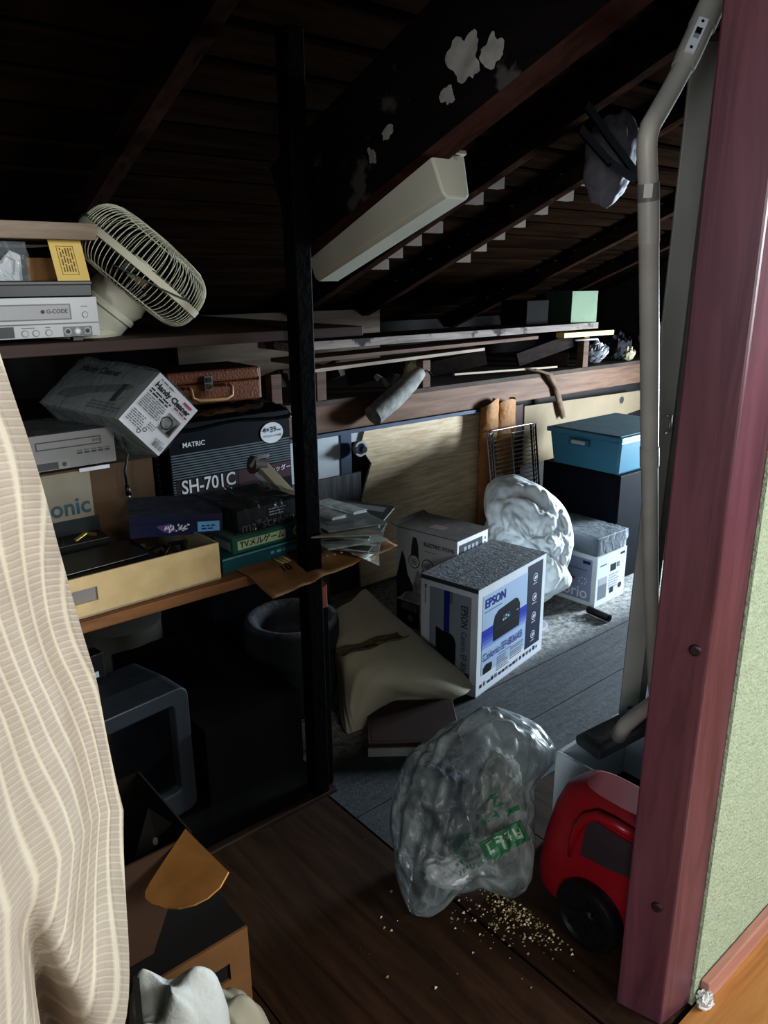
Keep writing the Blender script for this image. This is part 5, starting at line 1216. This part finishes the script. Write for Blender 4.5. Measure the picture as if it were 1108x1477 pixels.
# flat grey beige bar
q = thing('metal_bar', 'long flat grey beige bar leaning behind the vacuum wand', 'bar', (1.73, 1.0, .27))
pb0, pb1 = ay(906, 1030, 1.0), ay(1018, 60, .90)
m_bar = mat('beige_bar', 'a5a39b', .5, var=.1, scale=5)
b_ = MB(); sdb = Vector((math.cos(YAW), -math.sin(YAW), 0)); b_.bar(pb0, pb1, .010, .052, m_bar, up=sdb); b_.part('bar', q, bevel=.002)
dvb = (pb1-pb0).normalized(); sdb = Vector((math.cos(YAW), -math.sin(YAW), 0)); cb = -Vector((math.sin(YAW), math.cos(YAW), 0))
b_ = MB(); b_.bar(pb0+dvb*.02+sdb*.032, pb1+sdb*.032, .012, .030, mat('bar_edge', '6e6e6a', .5), up=cb); b_.part('bar_edge', q, label='darker folded edge')
b_ = MB(); b_.lathe([(.008, 0), (.008, .003)], M_ink, 14, axes(pb0+dvb*.025+cb*.012, sdb, dvb, sdb.cross(dvb))); b_.part('bolt_hole', q)
pk = ay(960, 612, .88); b_ = MB(); b_.tube([pk+Vector((0, 0, .02)), pk+Vector((.012, -.005, .018)), pk+Vector((.012, -.005, -.018)), pk+Vector((0, 0, -.02))], .003, M_steel, 8); b_.part('wire_clip', q, smooth=True, label='small wire clip')

# ================================================================== UNDER THE ROOF
# fluorescent lamp on the beam
fx = thing('fluorescent_lamp', 'white fluorescent lamp cover fixed under the inclined roof beam', 'lamp', ((A+B)/2))
pL, pR = ax(456, 352, 1.235), ax(640, 217, 1.235)
dl = (pR-pL).normalized(); sl = Vector((1, 0, 0)); ul = dl.cross(sl)*-1
if ul.z < 0: ul = -ul
Lf = (pR-pL).length
b_ = MB(); m_cov = mat('white_lamp_cover', 'c0c1b4', .45, var=.05); 
sec = [(-.052, 0), (.052, 0), (.040, -.088), (.030, -.096), (-.030, -.096), (-.040, -.088)]
vs = []
for p_, sc in ((pL, 1), (pL+dl*.006, 1.0), (pR-dl*.006, 1.0), (pR, 1)): vs += [p_+sl*(x*sc+.01)+ul*(z_*sc-.006) for x, z_ in sec]
n = 6; fs = [tuple(range(6)), tuple(reversed(range(18, 24)))]
for j in range(3):
    for k in range(6): fs.append((j*6+k, j*6+6+k, j*6+6+(k+1) % 6, j*6+(k+1) % 6))
b_.add(vs, fs, m_cov); dfc = b_.part('diffuser_cover', fx, bevel=.005)
b_ = MB(); b_.bar(pL+ul*.0-dl*.004+sl*.01, pR+ul*.0+dl*.004+sl*.01, .112, .010, m_cov, up=ul); b_.part('base_plate', fx, bevel=.002)
b_ = MB(); b_.lathe([(.004, 0), (.004, .004)], M_lgrey, 10, axes(pR+sl*.03-ul*.016, sl, ul, dl)); b_.part('screw', dfc)
# grey bag with black straps hanging at the right under the roof
sbag = thing('strapped_bag', 'grey quilted bag with black straps hanging under the roof behind the wand', 'bag', (2.62, 1.75, 1.80))
c0_ = ay(880, 228, 1.70)
b_ = MB(); m_q = mat('grey_quilt', '77747a', .7, var=.25, bump=.5, bscale=30)
def bgf(u, v):
    t = u*2*PI; ph_ = (v-.5)*PI; dv = Vector((math.cos(t)*math.cos(ph_), math.sin(t)*math.cos(ph_), math.sin(ph_)))
    dd_ = Vector((.09*dv.x, .085*dv.y, .155*dv.z))*(1+.16*nz(dv, 2, 1)+.08*(ridge(dv, 3, 4)-.5)); return c0_+Matrix.Rotation(R(10), 3, 'Y') @ dd_
b_.grid(bgf, 40, 30, m_q, closeu=True); b_.part('bag_body', sbag, smooth=True)
def strap(pts):
    b_ = MB()
    P2 = [ay(x, y_, 1.555) for x, y_ in pts]
    for i in range(len(P2)-1): b_.bar(P2[i], P2[i+1], .024, .012, M_blackm, up=(-.64, -.77, .2))
    b_.part('strap', sbag, label='black strap')
strap([(845, 150), (880, 200), (917, 250)]); strap([(836, 185), (880, 235), (915, 258)])
q = MB(); q.tube([c0_+Vector((0, 0, .13)), Vector((c0_.x, c0_.y, roof(c0_.y)+.06))], .006, M_blackm, 8); q.part('hanging_cord', sbag, smooth=True)

# plank shelf and rubble on the ledge above the beam
w_pk = wood('grey_plank', '6a5c55', '9c8f88', 'X', 14, .85, spots=.44, spotcol='2e2828'); w_pk2 = wood('brown_plank', '4d382c', '73584a', 'X', 14, .8)
def pix_plank(name, label, pA, pB, Y_, w_, h_, m, dy=0., cat='plank', n=1, up=(0, 0, 1)):
    q = MB(); q.bar(ay(pA[0], pA[1], Y_), ay(pB[0], pB[1], Y_+dy), w_, h_, m, n=n, up=up); return q.solo(name, label, cat)
q = MB(); q.box(1.70, 3.78, 2.60, 2.85, 1.178, 1.212, w_pk); q.solo('plank', 'long weathered grey plank above the wall beam carrying the green box', 'plank', bevel=.002)
q = MB(); q.bar((1.72, 2.70, 1.133), (3.3, 2.72, 1.150), .16, .016, w_pk2); q.solo('plank', 'thin brown plank just under the long grey plank', 'plank', group='planks on the ledge')
q = MB(); q.bar((1.72, 2.64, 1.093), (2.85, 2.66, 1.118), .10, .014, wood('pale_plank', '8a786a', 'ad9c8c', 'X', 14, .8)); q.solo('plank', 'pale thin plank resting on the short wooden struts', 'plank')
for k, (px, py, y1, tall) in enumerate(((460, 565, 0, .15), (611, 530, 0, .128), (841, 508, 0, .18), (395, 560, 0, .13))):
    p_ = ay(px, py, 2.69); q = MB(); q.box(p_.x-.025, p_.x+.025, 2.668, 2.715, .9555, .9555+tall, w_pk2)
    q.solo('strut', ('reddish short strut left of centre on the wall beam', 'brown strut right of the hanging newspaper roll', 'brown strut under the right end of the grey plank', 'short strut left of the black post')[k], 'strut', group='struts between wall beam and plank', bevel=.002)
# broken lath pieces leaning into the eave
w_lath = wood('dark_lath', '241a16', '3d2e27', 'X', 14, .85)
lb = ['slanting dark lath left of the newspaper roll', 'slanting lath directly behind the newspaper roll', 'slanting dark lath in the middle of the ledge', 'steep dark lath right of the middle of the ledge', 'slanting lath left of the black post', 'low slanting lath near the right strut']
for k, (a_, b2) in enumerate((((490, 530), (440, 570)), ((580, 527), (500, 552)), ((700, 515), (620, 545)), ((825, 490), (745, 530)), ((410, 545), (375, 580)), ((820, 518), (770, 535)))):
    pA_, pB_ = ay(a_[0], a_[1], 2.74), ay(b2[0], b2[1], 2.90)
    pA_.z = max(pA_.z, 1.0); pB_.z = max(1.005, pB_.z); q = MB(); q.bar(pA_, pB_, .045, .075, w_lath); q.solo('lath', lb[k], 'lath', group='broken laths on the ledge')
q = MB(); q.box(1.55, 2.75, 3.30, 3.33, .96, 1.30, wood('pale_board', '54483e', '6f6155', 'X', 10, .9, spec=.1)); q.solo('pale_board', 'pale board standing far back in the eave behind the black post', 'board')
# green box, with a dark box beside it
gx = thing('green_box', 'pale green metal box on the end of the long grey plank', 'box', (3.56, 2.63, 1.2125), (0, 0, R(-6)))
w, d, h = .21, .20, .172
m_gn = mat('pale_green_metal', '64775a', .7, var=.08); m_gnd = mat('green_side', '2f4735', .7, var=.1)
b_ = MB(); b_.box(0, w, .004, d, 0, h, m_gnd); b_.part('body', gx, world=False, bevel=.003)
b_ = MB(); b_.box(.002, w-.002, 0, .0035, .002, h-.002, m_gn); F = Face(b_, (0, 0, 0), (1, 0, 0), (0, 0, 1))
for x, z_ in ((.015, .02), (w-.015, .02), (.02, h-.015), (w-.02, h-.015), (w*.45, .022)): F.disc(x, z_, .004, mat('rust', '6b5b3c', .7, var=0), 1, n=8)
b_.part('front_panel', gx, world=False, label='pale green front')
q = MB(); q.box(3.22, 3.40, 2.66, 2.84, 1.2125, 1.34, mat('dark_box', '14110f', .8, spec=.1)); q.solo('dark_box', 'dark brown box on the plank left of the green box', 'box', bevel=.002)
q = MB(); p1, p2 = ay(828, 478, 2.585), ay(877, 472, 2.585); q.bar((p1.x-.02, 2.66, 1.149), (p2.x+.09, 2.63, 1.149), .06, .026, mat('yellow_wood', 'c9a765', .6, var=.15)); q.solo('wood_block', 'short yellow wood piece under the right end of the grey plank', 'wood')
# newspaper roll hanging over the beam
q = thing('newspaper_roll', 'grey crumpled newspaper roll hanging over the wall beam', 'newspaper', (2.2, 2.62, .9))
pts = [ay(538, 600, 2.60), ay(565, 577, 2.61), ay(590, 553, 2.625), ay(606, 537, 2.64)]
m_nw = mat('old_newspaper', '8b8983', .85, var=.35, scale=26, bump=.3, bscale=50)
b_ = MB(); b_.tube(pts, [.047, .049, .044, .030], m_nw, 18); 
dn_ = (pts[1]-pts[0]).normalized()
for k in range(7):
    for j in range(3):
        c_ = pts[0].lerp(pts[2], .1+k*.11); tc_ = (Vector((0, 0, CH))-c_).normalized(); s2 = dn_.cross(tc_).normalized(); t0 = -.6+j*.55
        def on(a, t): return c_+dn_*a+(tc_*math.cos(t)+s2*math.sin(t))*.0502
        b_.add([on(0, t0), on(.006, t0), on(.006, t0+.4), on(0, t0+.4)], [(0, 1, 2, 3)], M_grey)
b_.part('roll', q, smooth=True, angle=50)
b_ = MB()
for k in range(3):
    a_ = ay(545+25*k, 555-4*k, 2.66); b_.grid(lambda u, v, a_=a_, k=k: a_+Vector((.14*u, .03*v, .012+.02*math.sin(u*8+k)+.02*v*math.cos(u*5+k))), 14, 4, mat('pale_newspaper', 'a9aaa4', .8, var=.2))
b_.part('loose_sheet', q, smooth=True, label='pale loose sheet')
p_ = ay(598, 522, 2.72); q = MB(); q.grid(lambda u, v: (lambda t, f: Vector((p_.x+.05*math.cos(t)*math.cos(f)*(1+.3*nz((t, f, 0), 3)), 2.735+.04*math.sin(t)*math.cos(f), .957+.06*(math.sin(f)+1)*(1+.3*nz((t, f, 2), 3)))))(u*2*PI, (v-.5)*PI), 24, 16, mat('pale_yellow_paper', 'b9b78a', .7, var=.2), closeu=True); q.solo('paper_ball', 'pale yellow crumpled paper above the newspaper roll', 'paper', smooth=False)
# bark strip hanging on the beam
q = MB(); pts = [(765, 532), (790, 540), (803, 560), (808, 585), (812, 602)]
P2 = [ay(x, y_, 2.645) for x, y_ in pts]
q.grid(lambda u, v: (lambda k: P2[int(k)].lerp(P2[int(k)+1], k-int(k)))(min(3.999, v*4))+Vector(((u-.5)*(.08-.04*v), -.012*math.sin(u*PI)-.004*math.sin(v*9), .006*math.sin(u*6+v*4))), 8, 24, mat('dry_bark', '6d5744', .85, var=.35, scale=25)); q.solo('dry_strip', 'dry brown bark strip hanging over the wall beam above the tub', 'bark', smooth=True, solid=.002)
# rubble on the right end of the ledge
def crumple(name, label, c, r_, m, k0, sq=.8, cat='scrap'):
    q = MB(); q.grid(lambda u, v: (lambda dv: Vector(c)+Vector((dv.x*r_, dv.y*r_*.8, (dv.z+1)*r_*sq))*(1+.35*nz(dv, 2.2, k0)+.2*(ridge(dv, 4, k0)-.5)))(Vector((math.cos(u*2*PI)*math.cos((v-.5)*PI), math.sin(u*2*PI)*math.cos((v-.5)*PI), math.sin((v-.5)*PI)))), 28, 18, m, closeu=True)
    return q.solo(name, label, cat)
p_ = ay(862, 508, 2.72); crumple('crumpled_film', 'crumpled grey plastic right of the last strut', (p_.x, 2.74, .957), .075, mat('grey_film', '77767a', .35, var=.3), 2)
p_ = ay(895, 505, 2.74); crumple('dark_rag', 'dark rag on the right end of the ledge', (p_.x, 2.76, .957), .09, mat('dark_rag', '1d1c20', .8), 5)
p_ = ay(908, 511, 2.69); crumple('insulation_tuft', 'pale insulation tuft at the right end of the wall beam', (p_.x, 2.70, .956), .05, mat('pale_fluff', 'b8aa8e', .95, var=.3, scale=40), 7)
p_ = ay(952, 465, 2.75); crumple('white_scrap', 'white scrap half behind the wand at the ledge end', (p_.x, 2.78, .957), .10, M_white, 11, 1.1)
q = MB(); q.bar(ay(655, 540, 2.655), ay(803, 529, 2.655), .012, .010, mat('pale_strip', 'a3917c', .8)); q.solo('lath_strip', 'thin pale strip lying on the front of the wall beam', 'strip')
q = MB(); p1, p2 = ay(830, 491, 2.66), ay(862, 489, 2.66); q.tube([p1, p2, p2+Vector((.02, 0, -.02)), p2+Vector((-.02, 0, -.03))], .006, M_lgrey, 8); q.solo('bent_wire', 'bent pale wire hook under the plank end', 'wire', smooth=True)

# white tissue tuft by the post
p_ = az(1007, 1448, 0); crumple('tissue_tuft', 'white frayed tissue on the room floor beside the red post', (p_.x, p_.y-.012, .0), .019, mat('white_tissue', 'd8d8d4', .9, var=.1), 4, 1.0)

# ================================================================== CURTAIN
cu = MB(); mc = curtain_mat()
zt_, zb_ = 2.3, .02
edge = [(2.3, .05), (1.9, .075), (1.55, .100), (1.446, .106), (1.394, .112), (1.307, .124), (1.196, .144), (1.088, .150), (.93, .113), (.7, .105), (.02, .10)]
def edx(z):
    for i in range(len(edge)-1):
        if edge[i][0] >= z >= edge[i+1][0]:
            t = (edge[i][0]-z)/(edge[i][0]-edge[i+1][0]); return edge[i][1]+(edge[i+1][1]-edge[i][1])*t
    return .12
NU, NV = 200, 160
CF0, CF1 = ay(8, 1225, .44), ay(86, 1477, .44)
uvs = []
def cuf(u, v):
    z = zt_+(zb_-zt_)*v; xe = edx(z); x = xe-.62*(1-u)
    g = .5+.5*math.sin(z*9+1)
    ph = (1-u)*.62*(46+5*math.sin(z*3.1))+.5*math.sin(z*7)
    yv = .455+.021*math.sin(ph)+.006*math.sin(ph*2.3+z*5)+.012*math.sin(z*8.5+.3)*(1-.5*u)
    yv -= .045*math.exp(-((z-.97)/.085)**2)+.022*math.exp(-((z-1.34)/.09)**2)
    if z < 1.08:
        x0 = CF0.x+(CF1.x-CF0.x)*(CF0.z-z)/(CF0.z-CF1.z); yv += .075*math.exp(-((x-x0)/.011)**2)*min(1, (1.08-z)/.12)
    if u > .96: yv += (u-.96)*.3
    return Vector((x, yv, z))
for j in range(NV+1):
    for i in range(NU+1): uvs.append((-.62*(1-i/NU)*1.25+.006*math.sin(j*.09+i*.12), zt_+(zb_-zt_)*j/NV))
cu.grid(cuf, NU, NV, mc)
co = cu.solo('curtain', 'beige patterned curtain hanging at the left side of the doorway', 'curtain', smooth=True)
uvl = co.data.uv_layers.new(name='UVMap')
for li, lp in enumerate(co.data.loops): uvl.data[li].uv = uvs[lp.vertex_index]
q = MB(); q.tube([(-.9, .47, 2.32), (1.15, .47, 2.32)], .012, M_steel, 14); q.solo('curtain_rail', 'thin metal curtain rail over the doorway', 'rail', smooth=True, angle=40)

# ================================================================== LIGHTS, WORLD, CAMERA
def area(name, loc, target, sx, sy, power, colr):
    l = bpy.data.lights.new(name, 'AREA'); l.shape = 'RECTANGLE'; l.size = sx; l.size_y = sy; l.energy = power; l.color = colr
    o = bpy.data.objects.new(name, l); col.objects.link(o); o.location = loc
    o.rotation_euler = (Vector(target)-Vector(loc)).to_track_quat('-Z', 'Y').to_euler(); return o
area('gable_daylight', (XR+.10, 1.27, .86), (2.3, 2.1, .45), .62, .62, 210, (.74, .88, 1.0))
area('room_daylight', (2.4, -2.2, 1.9), (.8, .9, .9), 1.2, 1.3, 110, (.93, .97, 1.0))
area('room_fill', (-1.6, -.9, 1.6), (1.3, .9, .9), .8, .9, 42, (.88, .94, 1.0))
area('room_lamp', (.55, -1.5, 2.15), (.75, 1.9, .9), .8, .8, 20, (1.0, .97, .90))
wld = bpy.data.worlds.new('World'); scene.world = wld; wld.use_nodes = True
bg = wld.node_tree.nodes['Background']; bg.inputs[0].default_value = (.72, .82, 1, 1); bg.inputs[1].default_value = .03
cam_d = bpy.data.cameras.new('camera'); cam_d.sensor_fit = 'HORIZONTAL'; cam_d.sensor_width = 36; cam_d.lens = 36*FPX/1108; cam_d.clip_start = .02
cam_o = bpy.data.objects.new('camera', cam_d); col.objects.link(cam_o)
fw = Vector((math.sin(YAW)*math.cos(TH), math.cos(YAW)*math.cos(TH), -math.sin(TH))); r0 = Vector((math.cos(YAW), -math.sin(YAW), 0)); u0 = r0.cross(fw)
rt = (r0-u0*RO).normalized(); upc = (u0+r0*RO).normalized()
cam_o.matrix_world = axes((0, 0, CH), rt, upc, -fw)
scene.camera = cam_o
scene.view_settings.view_transform = 'Standard'
scene.view_settings.look = 'Medium High Contrast'
scene.view_settings.exposure = 0.0
